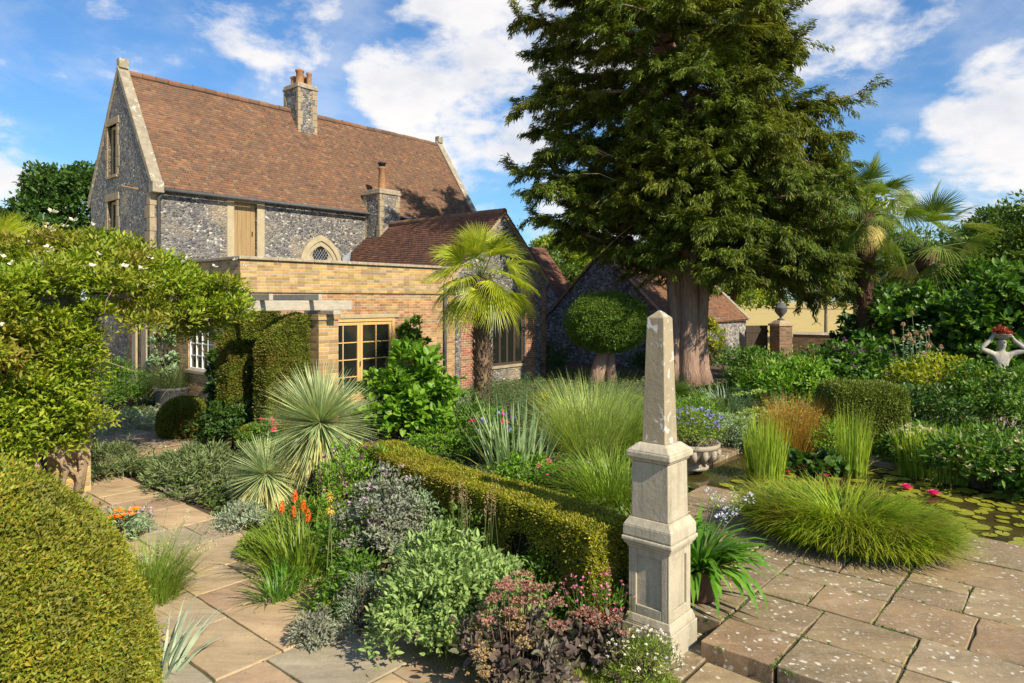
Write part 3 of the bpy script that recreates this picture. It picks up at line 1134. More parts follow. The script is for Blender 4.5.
def saddle(root, x0, x1, y0, y1, ze, zr, mat, seed, over=.12, both=True, name='roof', gauge=.115):
    """pitched roof with its ridge along local x"""
    w = (y1 - y0) / 2; sl = math.hypot(w, zr - ze); k = (zr - ze) / w
    fm = FM()
    up = (0, w / sl, (zr - ze) / sl)
    q = MB()
    e = .05
    q.add([(x0, y0 - over, ze - over * k - e), (x1, y0 - over, ze - over * k - e), (x1, (y0 + y1) / 2, zr - e), (x0, (y0 + y1) / 2, zr - e)], [(0, 1, 2, 3)])
    q.add([(x0, y1 + over, ze - over * k - e), (x1, y1 + over, ze - over * k - e), (x1, (y0 + y1) / 2, zr - e), (x0, (y0 + y1) / 2, zr - e)], [(3, 2, 1, 0)])
    fm.mb(q)
    tiles(fm, (x0, y0 - over, ze - over * k), (1, 0, 0), up, x1 - x0, sl * (1 + over / w), seed, gauge)
    if both:
        tiles(fm, (x1, y1 + over, ze - over * k), (-1, 0, 0), (0, -w / sl, (zr - ze) / sl), x1 - x0, sl * (1 + over / w), seed + 1, gauge * 1.5)
    o = fm.build(name, M[mat], root)
    r = MB()
    ridge_tiles(r, (x0, (y0 + y1) / 2, zr - .02), (x1, (y0 + y1) / 2, zr - .02), seed=seed)
    r.build('ridge_tiles', M[mat], o, smooth=False)
    return o


def gable(m, w, ze, zr, hole=None, depth=.25):
    """triangle above the eaves in the plane y=0, s from 0 to w; hole=(s0,s1,z0,z1)"""
    zt = lambda s: ze + (zr - ze) * (1 - abs(s - w / 2) / (w / 2))
    ss = sorted({0, w / 2, w} | ({hole[0], hole[1]} if hole else set()))
    for a, b in zip(ss[:-1], ss[1:]):
        c = (a + b) / 2
        if hole and hole[0] < c < hole[1]:
            m.quad((a, 0, ze), (b, 0, ze), (b, 0, hole[2]), (a, 0, hole[2]))
            m.quad((a, 0, hole[3]), (b, 0, hole[3]), (b, 0, zt(b)), (a, 0, zt(a)))
        else:
            pts = [(a, 0, ze), (b, 0, ze), (b, 0, zt(b)), (a, 0, zt(a))]
            pts = [q for i, q in enumerate(pts) if i < 2 or q[2] > ze + 1e-6]
            m.add(pts, [tuple(range(len(pts)))])
    if hole:
        a, b, c, d = hole; y = depth
        m.quad((a, 0, c), (a, 0, d), (a, y, d), (a, y, c)); m.quad((b, 0, c), (b, y, c), (b, y, d), (b, 0, d))
        m.quad((a, 0, d), (b, 0, d), (b, y, d), (a, y, d)); m.quad((a, 0, c), (a, y, c), (b, y, c), (b, 0, c))
    return m


def left_face(x, yb):
    """turns a wall drawn in the plane y=0 into the end wall facing -x (s=0 lies at y=yb)"""
    return lambda q: (x + q[1], yb - q[0], q[2])


def right_face(x, yf):
    return lambda q: (x - q[1], yf + q[0], q[2])


def ident(q):
    return q


def window(root, x0, x1, z0, z1, y=.12, nx=2, nz=3, fr=.07, mu=.03, fmat='white_paint', fn=ident, name='window', sill=None, surround=None, gl='glass_dark', mull=None):
    f = MB()
    f.box(x0, x0 + fr, y - .03, y + .04, z0, z1).box(x1 - fr, x1, y - .03, y + .04, z0, z1)
    f.box(x0 + fr, x1 - fr, y - .03, y + .04, z0, z0 + fr).box(x0 + fr, x1 - fr, y - .03, y + .04, z1 - fr, z1)
    o = f.xf(fn).build(name, M[fmat], root, bevel=.006, bseg=1)
    g2 = MB().box(x0 + fr * .5, x1 - fr * .5, y + .008, y + .02, z0 + fr * .5, z1 - fr * .5)
    g2.xf(fn).build('pane', M[gl], o)
    b = MB()
    for k in range(1, nx):
        c = x0 + fr + (x1 - x0 - 2 * fr) * k / nx
        b.box(c - mu / 2, c + mu / 2, y - .022, y + .03, z0 + fr, z1 - fr)
    for k in range(1, nz):
        c = z0 + fr + (z1 - z0 - 2 * fr) * k / nz
        b.box(x0 + fr, x1 - fr, y - .015, y + .026, c - mu / 2, c + mu / 2)
    if b.v:
        b.xf(fn).build('glazing_bar', M[fmat if mull is None else mull], o)
    if sill:
        MB().box(x0 - .1, x1 + .1, -.05, y - .031, z0 - .09, z0 - .002).xf(fn).build('sill', M[sill], o, bevel=.01)
    if surround:
        s = MB(); w = .16
        rr = random.Random(int(x0 * 100))
        z = z0 - .02
        while z < z1 - .05:
            h = min(rr.uniform(.26, .4), z1 - z)
            for side in (0, 1):
                ww = w * rr.choice([1, 1.55])
                a, c = (x0 - ww, x0) if side == 0 else (x1, x1 + ww)
                s.box(a, c, -.022, y, z, z + h - .008)
            z += h
        s.box(x0 - w * 1.3, x1 + w * 1.3, -.03, y, z1, z1 + .24)
        s.xf(fn).build('surround', M[surround], o, bevel=.012)
    return o


# ------------------------------------------------------------------ main house
HX, HY = -11.13, 21.0
house = empty('flint_house', (HX, HY, 0), 'tall flint house with a long steep red tiled roof and two chimneys', 'house', rz=ROT)
LW, WW, ZE, ZR = 14.6, 5.2, 6.55, 10.42
mb = MB()
mb.wall(0, LW, -.05, ZE, [(2.68, 3.5, 4.25, 6.12)], depth=.2)
gw = [(WW - 3.55, WW - 2.75, 7.0, 8.7), (WW - 3.55, WW - 2.75, 4.62, 6.15)]
e = MB(); e.wall(0, WW, -.05, ZE, [gw[1]]); gable(e, WW, ZE, ZR, gw[0]); e.xf(left_face(0, WW))
e2 = MB(); e2.wall(0, WW, -.05, ZE, []); gable(e2, WW, ZE, ZR); e2.xf(right_face(LW, 0))
e3 = MB(); e3.wall(0, LW, -.05, ZE, []); e3.xf(lambda q: (LW - q[0], WW - q[1], q[2]))
mb.add(e2.v, e2.f).add(e3.v, e3.f)
mb.build('wall', M['flint'], house)
e.build('gable_wall', M['flint_gable'], house)
roof = saddle(house, .3, LW - .3, 0, WW, ZE, ZR, 'tile_main', 3, over=.18, gauge=.105)
# stone copings up both gables
for xx, nm in ((-.04, 0), (LW - .30, 1)):
    c = MB(); k = (ZR - ZE) / (WW / 2); seg = 11
    for side in (0, 1):
        for i in range(seg):
            f0, f1 = i / seg, (i + .985) / seg
            y0, y1 = -.22 + (WW / 2 + .22) * f0, -.22 + (WW / 2 + .22) * f1
            z0, z1 = ZE + k * y0, ZE + k * y1
            if side:
                y0, y1 = WW - y0, WW - y1
            lift = .20
            q = [(xx, y0, z0 - .1), (xx + .34, y0, z0 - .1), (xx + .34, y1, z1 - .1), (xx, y1, z1 - .1)]
            q2 = [(a, b_, z + lift + .1) for a, b_, z in q]
            c.add(q + q2, [(0, 3, 2, 1), (4, 5, 6, 7), (0, 1, 5, 4), (1, 2, 6, 5), (2, 3, 7, 6), (3, 0, 4, 7)] if not side else
                  [(0, 1, 2, 3), (7, 6, 5, 4), (4, 5, 1, 0), (5, 6, 2, 1), (6, 7, 3, 2), (7, 4, 0, 3)])
    c.box(xx, xx + .34, -.30, .02, ZE - .45, ZE - .1)
    c.box(xx + .02, xx + .32, WW / 2 - .14, WW / 2 + .12, ZR + .1, ZR + .42)
    c.build('coping', M['stone_coping'], house, bevel=.02)
# corner stones
q = MB(); rr = random.Random(4); z = -.02; i = 0
while z < ZE - .5:
    h = rr.uniform(.28, .42); a, b_ = (.42, .24) if i % 2 else (.22, .4)
    q.box(-.018, a * .55, -.018, .02, z, z + h - .01); q.box(-.0175, .02, .0205, b_, z, z + h - .01)
    z += h; i += 1
q.build('corner_stones', M['stone_brown'], house, bevel=.01)
gt = MB().tube([(.32, -.26, ZE - .34), (LW - .35, -.26, ZE - .34)], .06, 8)
gut = gt.build('gutter', M['lead_pipe'], house, smooth=True)
MB().tube([(.30, -.26, ZE - .36), (.22, -.1, ZE - .6), (.22, -.08, 0)], .05, 8).build('downpipe', M['lead_pipe'], gut, smooth=True)
# loading door under the eaves
dr = MB()
dr.box(2.43, 2.679, -.03, .12, 4.05, 6.12).box(3.501, 3.78, -.03, .12, 4.05, 6.12).box(2.43, 3.78, -.032, .12, 6.121, 6.38)
door = dr.build('door', M['stone_dress'], house, bevel=.015)
pl = MB()
for k in range(5):
    a = 2.69 + .8 * k / 5
    pl.box(a, a + .155, .10, .15, 4.2, 6.11)
dl = pl.build('door_leaf', M['oak_door'], door, bevel=.008)
MB().box(3.36, 3.39, .07, .099, 5.0, 5.16).build('handle', M['iron'], dl)
# pointed window
AX, AZ, AR = 6.02, 3.98, .92


def arch(r, zc=AZ, n=14):
    # two-centred pointed arch
    pts = []
    c_ = .42 * r; rad = r + c_; top = math.acos(c_ / rad)
    for i in range(n + 1):
        k = i / n * 2 - 1
        t = top * (1 - abs(k))
        x = rad * math.cos(t) - c_
        pts.append((AX + (x if k > 0 else -x), zc + rad * math.sin(t)))
    return pts


def arch_old(r, zc=0, n=12, p=1.16):
    pts = []
    for i in range(n + 1):
        t = math.pi * (1 - i / n)
        x, z = r * math.cos(t), r * math.sin(t) * p
        # pull up to a point
        z += r * .06 * (1 - abs(math.cos(t))) ** 2
        pts.append((AX + x, zc + z))
    return pts


def arch_ring(m, ro, ri, ya, yb):
    o, i_ = arch(ro), arch(ri)
    for k in range(len(o) - 1):
        a, b_, c, d = o[k], o[k + 1], i_[k + 1], i_[k]
        m.prism([(a[0], ya, a[1]), (d[0], ya, d[1]), (c[0], ya, c[1]), (b_[0], ya, b_[1])], (0, yb - ya, 0))


m = MB(); arch_ring(m, .92, .76, -.10, .0)
aw = m.build('arched_window', M['stone_dress'], house)
m = MB(); arch_ring(m, .755, .62, -.05, .0)
pa = arch(.615); m.prism([(x, -.012, z) for x, z in pa][::-1], (0, .012, 0))
m.build('tracery', M['stone_dress'], aw)
m = MB()
qf = []
for k in range(32):
    t = 2 * math.pi * k / 32
    r = .27 + .07 * abs(math.cos(2 * t))
    qf.append((AX + r * math.cos(t), -.024, AZ + .50 + r * math.sin(t)))
m.prism(qf, (0, .0115, 0))
pn = m.build('pane', M['glass_dark'], aw)
m = MB()
for k in range(-4, 5):
    for sg in (1, -1):
        c = k * .115; h = .26 - abs(c) * .45
        if h > .03:
            a, b_ = np.array([AX + c - h * .7, -.03, AZ + .50 - sg * h]), np.array([AX + c + h * .7, -.03, AZ + .50 + sg * h])
            m.tube([a, b_], .007, 4)
m.build('lattice', M['lead_flash'], pn)
for (s0, s1, z0, z1) in gw:
    window(house, s0, s1, z0, z1, .14, 2, 1, .1, .11, 'stone_dress', left_face(0, WW), surround='stone_brown', sill='stone_brown')
# bracket on the gable
MB().tube([(-.5, .9, 6.35), (0, .9, 6.3)], .02, 6).build('bracket', M['terracotta'], house)


def chimney(root, x0, x1, y0, y1, z0, z1, pots, name='chimney', mat='flint', quoin='stone_brown'):
    c = MB().box(x0, x1, y0, y1, z0, z1)
    ch = c.build(name, M[mat], root)
    q = MB(); rr = random.Random(int(x0 * 10)); z = z0
    while z < z1 - .1:
        h = rr.uniform(.2, .32)
        for (cx, sx) in ((x0, 1), (x1, -1)):
            for (cy, sy) in ((y0, 1), (y1, -1)):
                a, b_ = rr.choice([(.2, .11), (.11, .2)])
                hh = min(h, z1 - z)
                xa, xb = sorted((cx - sx * .014, cx + sx * a)); ya, yb = sorted((cy - sy * .014, cy + sy * b_))
                q.box(xa, xb, ya, yb, z + .004, z + hh - .008)
        z += h
    q.build('corner_bricks', M[quoin], ch, bevel=.006, bseg=1)
    m = MB().box(x0 - .05, x1 + .05, y0 - .05, y1 + .05, z1, z1 + .09).box(x0 - .02, x1 + .02, y0 - .02, y1 + .02, z1 + .09, z1 + .2)
    m.build('chimney_cap', M['stone_edge'], ch, bevel=.02)
    for (px, py, r, h) in pots:
        m = MB().lathe([(r, 0), (r * 1.05, .05), (r * .85, .12), (r * .78, h - .1), (r * .95, h - .07), (r * .95, h), (r * .7, h), (r * .65, h - .2)], 16, (px, py, z1 + .2))
        m.build('chimney_pot', M['terracotta'], ch, smooth=True)
    return ch


chimney(house, 6.3, 7.15, 1.95, 3.0, 8.6, 11.25, [(6.62, 2.35, .19, .62), (6.98, 2.6, .15, .5), (6.6, 2.75, .15, .42), (6.95, 2.2, .12, .55)])
ch2 = chimney(house, 8.1, 9.1, -.9, .15, 3.2, 6.95, [(8.6, -.4, .17, .95)])
m = MB().lathe([(.14, 0), (.14, .12), (.17, .13), (.17, .16), (.12, .2)], 14, (8.6, -.4, 8.1))
m.build('cowl', M['iron'], ch2, smooth=True)
m = MB(); m.prism([(7.55, -.02, 3.1), (8.099, -.02, 3.1), (8.099, -.02, 4.7)], (0, -.6, 0))
m.build('sloping_shoulder', M['stone_dress'], ch2)
window(house, 9.35, 9.75, 5.2, 5.9, -.03, 1, 2, .05, .03, 'white_paint', gl='glass_dark')

# ------------------------------------------------------------------ brick extension with the french window
BX, BY = -6.37, 16.0
ext = empty('brick_extension', (BX, BY, 0), 'flat roofed yellow and red brick extension with an oak french window', 'building', rz=ROT)
XL, YD = 7.0, 6.85
mb = MB(); mb.wall(0, XL, -.05, 2.98, [(2.24, 4.6, .12, 2.30)], depth=.22)
e = MB(); sw = (YD - 2.75, YD - 1.35, 1.0, 2.36); sd2 = (YD - 4.5, YD - 3.9, .1, 2.3)
e.wall(0, YD, -.05, 2.98, [sw, sd2], depth=.15); e.xf(left_face(0, YD))
mb.add(e.v, e.f)
mb.build('wall', M['brick_mixed'], ext)
pp = MB(); pp.box(0, XL, 0, .3, 3.10, 3.76); pp.box(0.001, .3, .3, YD - .02, 3.10, 3.7599)
pp.build('parapet', M['brick_yellow'], ext)
sc_ = MB().box(-.045, XL, -.045, .3, 2.98, 3.10).box(-.0449, .3, .3, YD - .02, 2.9801, 3.0999)
sc_.build('string_course', M['brick_yellow'], ext, bevel=.012)
cp = MB(); nblk = 7
for k in range(nblk):
    a, b_ = -.06 + (XL + .06) * k / nblk, -.06 + (XL + .06) * (k + .994) / nblk
    cp.box(a, b_, -.07, .34, 3.76, 3.835)
for k in range(6):
    a, b_ = .345 + (YD - .4) * k / 6, .345 + (YD - .4) * (k + .994) / 6
    cp.box(-.06, .34, a, b_, 3.76, 3.835)
cp.build('coping', M['stone_edge'], ext, bevel=.012)
MB().box(.3, XL, .3, YD - .02, 3.2, 3.3).build('flat_roof', M['lead_flash'], ext)
# french window: two leaves of eight panes
fr = MB().box(2.24, 2.33, -.02, .1, .12, 2.30).box(4.51, 4.6, -.02, .1, .12, 2.30).box(2.33, 4.51, -.02, .1, 2.21, 2.30).box(2.33, 4.51, -.02, .1, .12, .17)
fw = fr.build('french_window', M['oak_honey'], ext, bevel=.006)
for (a, b_) in ((2.335, 3.415), (3.425, 4.505)):
    window(fw, a, b_, .18, 2.20, .04, 2, 4, .085, .028, 'oak_honey', name='door_leaf')
MB().box(2.1, 4.75, -.05, .0, 2.302, 2.40).build('lintel', M['stone_dress'], fw, bevel=.01)
MB().tube([(3.40, -.03, 1.0), (3.40, -.03, 1.14)], .012, 8).build('handle', M['iron'], fw)
window(ext, sw[0], sw[1], sw[2], sw[3], .06, 4, 4, .06, .028, 'white_paint', left_face(0, YD), sill='stone_dress')
window(ext, sd2[0], sd2[1], sd2[2], sd2[3], .06, 1, 4, .07, .03, 'white_paint', left_face(0, YD), name='side_door')
m = MB()
for (yy, w_) in ((4.75, .22), (5.25, .35), (6.0, .3)):
    MB().box(-.09, -.002, yy, yy + w_, -.02, 2.6).build('pilaster', M['stone_dress'], ext, bevel=.015)
MB().tube([(6.52, -.07, 3.3), (6.52, -.07, 0)], .05, 10).build('downpipe', M['lead_pipe'], ext, smooth=True)

# ------------------------------------------------------------------ flint wing with the gable behind the palm
wing = empty('flint_wing', (BX, BY, 0), 'low flint and brick wing with a dark tiled roof and gable behind the palm', 'building', rz=ROT)
WX0, WX1, WZE, WZR = 7.02, 11.55, 3.68, 5.80
wc = (WX0 + WX1) / 2
mb = MB(); mb.wall(WX0, WX1, -.05, WZE, [(8.74, 10.4, .6, 2.9)], depth=.3)
g2 = MB(); gable(g2, WX1 - WX0, WZE, WZR); g2.xf(lambda q: (q[0] + WX0, q[1], q[2]))
mb.add(g2.v, g2.f)
mb.quad((WX1, 0, -.05), (WX1, YD, -.05), (WX1, YD, WZE), (WX1, 0, WZE)); mb.quad((WX0, 0, 3.0), (WX0, 0, WZE), (WX0, YD, WZE), (WX0, YD, 3.0))
mb.build('wall', M['flint'], wing)
for b4 in ((7.25, 8.2, 2.75), (10.42, 10.95, 3.1), (11.35, 11.56, 3.3)):
    MB().box(b4[0], b4[1], -.012, -.002, -.02, b4[2]).build('brick_facing', M['brick_red'], wing)
window(wing, 8.74, 10.4, .6, 2.9, .12, 4, 1, .08, .09, 'wood_dark', surround=None, sill='stone_brown')
# roof: ridge runs along local y, so draw it turned
rt = empty('roof', (0, 0, 0)); rt.parent = wing
fm = FM(); w_ = (WX1 - WX0) / 2; sl_ = math.hypot(w_, WZR - WZE); kk = (WZR - WZE) / w_; ov = .15
qd = MB().add([(WX0 - ov, 0.02, WZE - ov * kk - .05), (wc, 0.02, WZR - .05), (wc, YD - .02, WZR - .05), (WX0 - ov, YD - .02, WZE - ov * kk - .05)], [(0, 1, 2, 3)])
qd.add([(WX1 + ov, 0.02, WZE - ov * kk - .05), (wc, 0.02, WZR - .05), (wc, YD - .02, WZR - .05), (WX1 + ov, YD - .02, WZE - ov * kk - .05)], [(3, 2, 1, 0)])
fm.mb(qd)
tiles(fm, (WX0 - ov, YD - .02, WZE - ov * kk), (0, -1, 0), (w_ / sl_, 0, (WZR - WZE) / sl_), YD - .02 + .06, sl_ * (1 + ov / w_), 21)
tiles(fm, (WX1 + ov, -.06, WZE - ov * kk), (0, 1, 0), (-w_ / sl_, 0, (WZR - WZE) / sl_), YD, sl_ * (1 + ov / w_), 22)
bpy.data.objects.remove(rt)
ro = fm.build('roof', M['tile_wing'], wing)
r_ = MB(); ridge_tiles(r_, (wc, -.06, WZR - .02), (wc, YD - .05, WZR - .02), .11, seed=5); r_.build('ridge_tiles', M['tile_main'], ro)
vb = MB()
for (xa, xb) in ((WX0 - .15, wc), (WX1 + .15, wc)):
    za, zb = WZE - .15 * kk - .02, WZR - .02
    vb.prism([(xa, -.05, za - .14), (xb, -.05, zb - .14), (xb, -.05, zb), (xa, -.05, za)][::(1 if xa < xb else -1)], (0, .049, 0))
vb.build('bargeboard', M['stone_brown'], wing)
vl = MB().add([(WX0 - .02, YD - .9, WZE + .08), (WX0 + .3, YD - .9, WZE + .36), (WX0 + 1.0, YD - .03, WZE + 1.02), (WX0 + .6, YD - .03, WZE + .75)], [(0, 1, 2, 3)])
vl.build('flashing', M['lead_flash'], wing)

# ------------------------------------------------------------------ link building and barn
lk = empty('link_building', (.63, 33.0, 0), 'small tiled flint building between the wing and the barn', 'building', rz=ROT)
mb = MB(); g2 = MB(); g2.wall(0, 4.2, -.05, 2.9, []); gable(g2, 4.2, 2.9, 5.3); g2.xf(left_face(0, 2.1)); mb.add(g2.v, g2.f)
mb.wall(0, 1.6, -.05, 2.9, [], y=-2.1); mb.build('wall', M['flint_barn'], lk)
saddle(lk, -.06, 1.6, -2.1, 2.1, 2.9, 5.3, 'tile_wing', 41)
MB().box(-.015, .3, -2.115, -1.75, 0, 2.7).build('corner_bricks', M['brick_red'], lk)

barn = empty('flint_barn', (3.95, 30.0, 0), 'low flint barn with a mossy rust red tiled roof behind the yew', 'barn', rz=ROT)
bw, bze, bzr, bl = 3.1, 1.98, 4.88, 8.3
mb = MB(); g2 = MB(); g2.wall(0, 2 * bw, -.05, bze, []); gable(g2, 2 * bw, bze, bzr); g2.xf(left_face(0, bw)); mb.add(g2.v, g2.f)
g2 = MB(); g2.wall(0, 2 * bw, -.05, bze, []); gable(g2, 2 * bw, bze, bzr); g2.xf(right_face(bl, -bw)); mb.add(g2.v, g2.f)
mb.wall(0, bl, -.05, bze, [], y=-bw)
mb.build('wall', M['flint_barn'], barn)
saddle(barn, 0.05, bl - .05, -bw, bw, bze, bzr, 'tile_barn', 51, over=.15)
for xx, nm, mt in ((-.1, 'verge', 'brick_red'), (bl - .25, 'coping', 'stone_coping')):
    c = MB(); k = (bzr - bze) / bw
    for sg in (-1, 1):
        pts = [(xx, sg * (bw + .2), bze - .2 * k - .02), (xx, 0, bzr - .02), (xx, 0, bzr + .12), (xx, sg * (bw + .2), bze - .2 * k + .12)]
        c.prism(pts[::sg], (.3, 0, 0))
    c.build(nm, M[mt], barn, bevel=.01)
MB().box(-.012, .28, -bw - .012, -bw + .4, -.02, bze - .1).build('corner_bricks', M['brick_red'], barn)

# ------------------------------------------------------------------ garden gate, piers with urns, boundary wall
gx = AT(757, 330, 33.5)
gate = empty('garden_gate', (gx[0], gx[1], 0), 'dark closed wooden garden gate between the barn and the urn pier', 'gate', rz=ROT * .35)
m = MB()
for k in range(7):
    m.box(-.62 + k * .177, -.62 + k * .177 + .17, -.02, .02, .05, 1.55)
m.build('boards', M['wood_dark'], gate)
for z0 in (.25, 1.2):
    MB().box(-.64, .64, -.045, -.021, z0, z0 + .12).build('rail', M['wood_dark'], gate)
pier_p = AT(781, 330, 33.0)


brickmat('brick_pier', (0.19, 0.10, 0.058), (0.13, 0.078, 0.05), (0.19, 0.13, 0.07), (0.12, 0.08, 0.05), 0.5, (0.2, 0.17, 0.13), moss=.4)


def urn_pier(loc, label):
    r = empty('gate_pier', (loc[0], loc[1], 0), label, 'gate pier', rz=ROT * .35)
    MB().box(-.36, .36, -.36, .36, -.02, 1.55).build('shaft', M['brick_pier'], r)
    m = MB().box(-.42, .42, -.42, .42, 1.55, 1.66); m.frust(0, 0, 1.66, .74, 1.82, .4)
    m.build('pier_cap', M['stone_brown'], r, bevel=.02)
    return r


urn_pier(pier_p, 'square brick gate pier carrying the dark lead urn')
un = MB().lathe([(.16, 0), (.17, .05), (.07, .1), (.06, .16), (.12, .22), (.27, .40), (.30, .56), (.33, .60), (.31, .64), (.24, .66), (.20, .76), (.07, .84), (.05, .90), (.07, .95), (.04, 1.02), (.0, 1.04)], 20, (0, 0, 0))
uo = un.build('urn', M['lead'], None, smooth=True, loc=(pier_p[0], pier_p[1], 1.82))
uo.data.update()
tag(uo, 'dark lidded lead urn on top of the brick gate pier', 'urn')
p2_ = AT(737, 330, 34.2)
bw_ = MB()
w0, w1 = AT(793, 330, 33.0), AT(900, 330, 30.5)
dd = nrm((w1 - w0) * np.array([1, 1, 0])); nn_ = np.array([-dd[1], dd[0], 0])
for k in range(6):
    a = w0 + (w1 - w0) * k / 6; b_ = w0 + (w1 - w0) * (k + 1) / 6
    a[2] = b_[2] = 0
    bw_.add([a, b_, b_ + nn_ * .3, a + nn_ * .3, a + [0, 0, 1.15], b_ + [0, 0, 1.15], b_ + nn_ * .3 + [0, 0, 1.15], a + nn_ * .3 + [0, 0, 1.15]], [(0, 1, 5, 4), (1, 2, 6, 5), (2, 3, 7, 6), (3, 0, 4, 7), (4, 5, 6, 7)])
brickmat('brick_old', (0.15, 0.085, 0.05), (0.11, 0.07, 0.045), (0.16, 0.11, 0.06), (0.10, 0.07, 0.045), 0.5, (0.2, 0.17, 0.13), moss=.5)
wl = empty('boundary_wall', (0, 0, 0), 'low brick boundary wall right of the urn pier along the meadow', 'wall')
bw_.build('wall', M['brick_old'], wl)
c_ = MB()
a, b_ = w0.copy(), w1.copy(); a[2] = b_[2] = 0
c_.prism([a - nn_ * .05 + [0, 0, 1.15], a + nn_ * .35 + [0, 0, 1.15], a + nn_ * .15 + [0, 0, 1.27]], b_ - a)
c_.build('coping', M['stone_edge'], wl)

# ------------------------------------------------------------------ obelisk
ob = empty('stone_obelisk', (1.205, 5.57, 0), 'slender weathered stone obelisk on a two tier pedestal at the terrace step', 'obelisk', rz=ROT)
m = MB(); m.frust(0, 0, -.02, .445, .20, .445).frust(0, 0, .20, .425, .215, .425).frust(0, 0, .215, .425, .275, .385)
m.build('plinth', M['stone_obelisk'], ob, bevel=.012)
m = MB(); s_ = .365; m.box(-s_ / 2 + .02, s_ / 2 - .02, -s_ / 2 + .02, s_ / 2 - .02, .27, .82)
h = s_ / 2
for (dx, dy) in ((0, -1), (-1, 0), (0, 1), (1, 0)):     # raised frame round a sunk panel on every side
    for (a0, a1, z0, z1) in ((-h, -h + .07, .275, .82), (h - .07, h, .275, .82), (-h + .07, h - .07, .275, .35), (-h + .07, h - .07, .75, .82)):
        if dy:
            y0, y1 = sorted((dy * h, dy * (h - .02))); m.box(a0, a1, y0, y1, z0, z1)
        else:
            x0, x1 = sorted((dx * h, dx * (h - .02))); aa, bb = max(a0, -h + .02), min(a1, h - .02); m.box(x0, x1, aa, bb, z0, z1)
m.build('pedestal', M['stone_obelisk'], ob, bevel=.006)
m = MB(); m.frust(0, 0, .80, .375, .83, .40).frust(0, 0, .83, .415, .86, .44).frust(0, 0, .86, .455, .895, .455)
m.build('cornice', M['stone_obelisk'], ob, bevel=.01)
m = MB(); m.frust(0, 0, .895, .42, .905, .43).frust(0, 0, .905, .435, .985, .43).frust(0, 0, .985, .43, 1.045, .36)
m.build('torus', M['stone_obelisk'], ob, bevel=.014)
m = MB(); m.frust(0, 0, 1.045, .335, 1.50, .325)
m.build('dado', M['stone_obelisk'], ob, bevel=.008)
m = MB(); m.frust(0, 0, 1.50, .34, 1.53, .375).frust(0, 0, 1.53, .40, 1.585, .40).frust(0, 0, 1.585, .395, 1.645, .26)
m.build('cap_moulding', M['stone_obelisk'], ob, bevel=.012)
m = MB(); m.frust(0, 0, 1.645, .208, 2.655, .152).frust(0, 0, 2.655, .152, 2.715, .02)
m.build('shaft', M['stone_lichen'], ob, bevel=.005)

# ------------------------------------------------------------------ pergola of brick pillars and timbers
pg = empty('pergola', W(3.3, -11.5), 'timber pergola on brick pillars across the left path', 'pergola', rz=ROT)
for (x, y) in ((0, 0), (4.3, 0), (0, 1.8)):
    pt_ = MB().box(x - .22, x + .22, y - .22, y + .22, -.03, 2.50).box(x - .25, x + .25, y - .25, y + .25, 2.42, 2.52)
    pt_.build('pillar', M['brick_yellow'], pg)
for y in (0, 1.8):
    MB().box(-1.5, 4.95, y - .07, y + .07, 2.60, 2.79).build('beam', M['oak_grey'], pg, bevel=.012)
MB().box(4.22, 4.38, -.5, .5, 2.521, 2.60).build('bearer', M['oak_grey'], pg, bevel=.01)
for k in range(6):
    x = -1.0 + k * 1.0
    MB().box(x - .04, x + .04, -.4, 2.2, 2.791, 2.91).build('rafter', M['oak_grey'], pg, bevel=.01)
# ------------------------------------------------------------------ foliage materials
leafmat('lf_yewhedge', (0.065, 0.085, 0.012), (0.115, 0.130, 0.016), (0.165, 0.150, 0.020), 0.25, .5, (0.13, 0.10, 0.02), 2.0)
leafmat('lf_dome', (0.090, 0.120, 0.012), (0.178, 0.182, 0.016), (0.29, 0.195, 0.028), 0.25, .5, (0.10, 0.105, 0.016), 2.2)
leafmat('lf_lowhedge', (0.070, 0.088, 0.010), (0.19, 0.178, 0.012), (0.29, 0.225, 0.014), 0.25, .5, (0.17, 0.15, 0.014), 1.5)
leafmat('lf_box', (0.055, 0.075, 0.012), (0.10, 0.12, 0.016), (0.14, 0.14, 0.02), 0.25, .45)
leafmat('lf_yewtree', (0.036, 0.062, 0.010), (0.078, 0.108, 0.014), (0.155, 0.162, 0.018), 0.3, .5, (0.115, 0.125, 0.015), 0.30)
leafmat('lf_topiary', (0.045, 0.085, 0.012), (0.08, 0.125, 0.015), (0.13, 0.165, 0.02), 0.25, .5)
leafmat('lf_rose', (0.10, 0.15, 0.012), (0.19, 0.235, 0.017), (0.28, 0.27, 0.028), 0.4, .45, (0.20, 0.17, 0.03), 0.9)
leafmat('lf_mid', (0.045, 0.095, 0.014), (0.075, 0.14, 0.018), (0.12, 0.18, 0.025), 0.35, .45)
leafmat('lf_bright', (0.075, 0.15, 0.014), (0.12, 0.21, 0.02), (0.18, 0.26, 0.03), 0.4, .42)
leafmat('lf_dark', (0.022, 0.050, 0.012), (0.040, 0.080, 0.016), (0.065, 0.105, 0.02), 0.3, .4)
leafmat('lf_fig', (0.035, 0.080, 0.012), (0.060, 0.12, 0.015), (0.10, 0.165, 0.02), 0.35, .42)
leafmat('lf_tree', (0.035, 0.065, 0.010), (0.065, 0.105, 0.014), (0.11, 0.14, 0.02), 0.35, .5)
leafmat('lf_treelight', (0.09, 0.13, 0.012), (0.15, 0.19, 0.016), (0.20, 0.22, 0.025), 0.4, .5)
leafmat('lf_treeyellow', (0.10, 0.145, 0.012), (0.17, 0.21, 0.015), (0.24, 0.25, 0.03), 0.4, .5)
leafmat('lf_phlomis', (0.15, 0.20, 0.075), (0.20, 0.26, 0.095), (0.27, 0.32, 0.13), 0.35, .6)
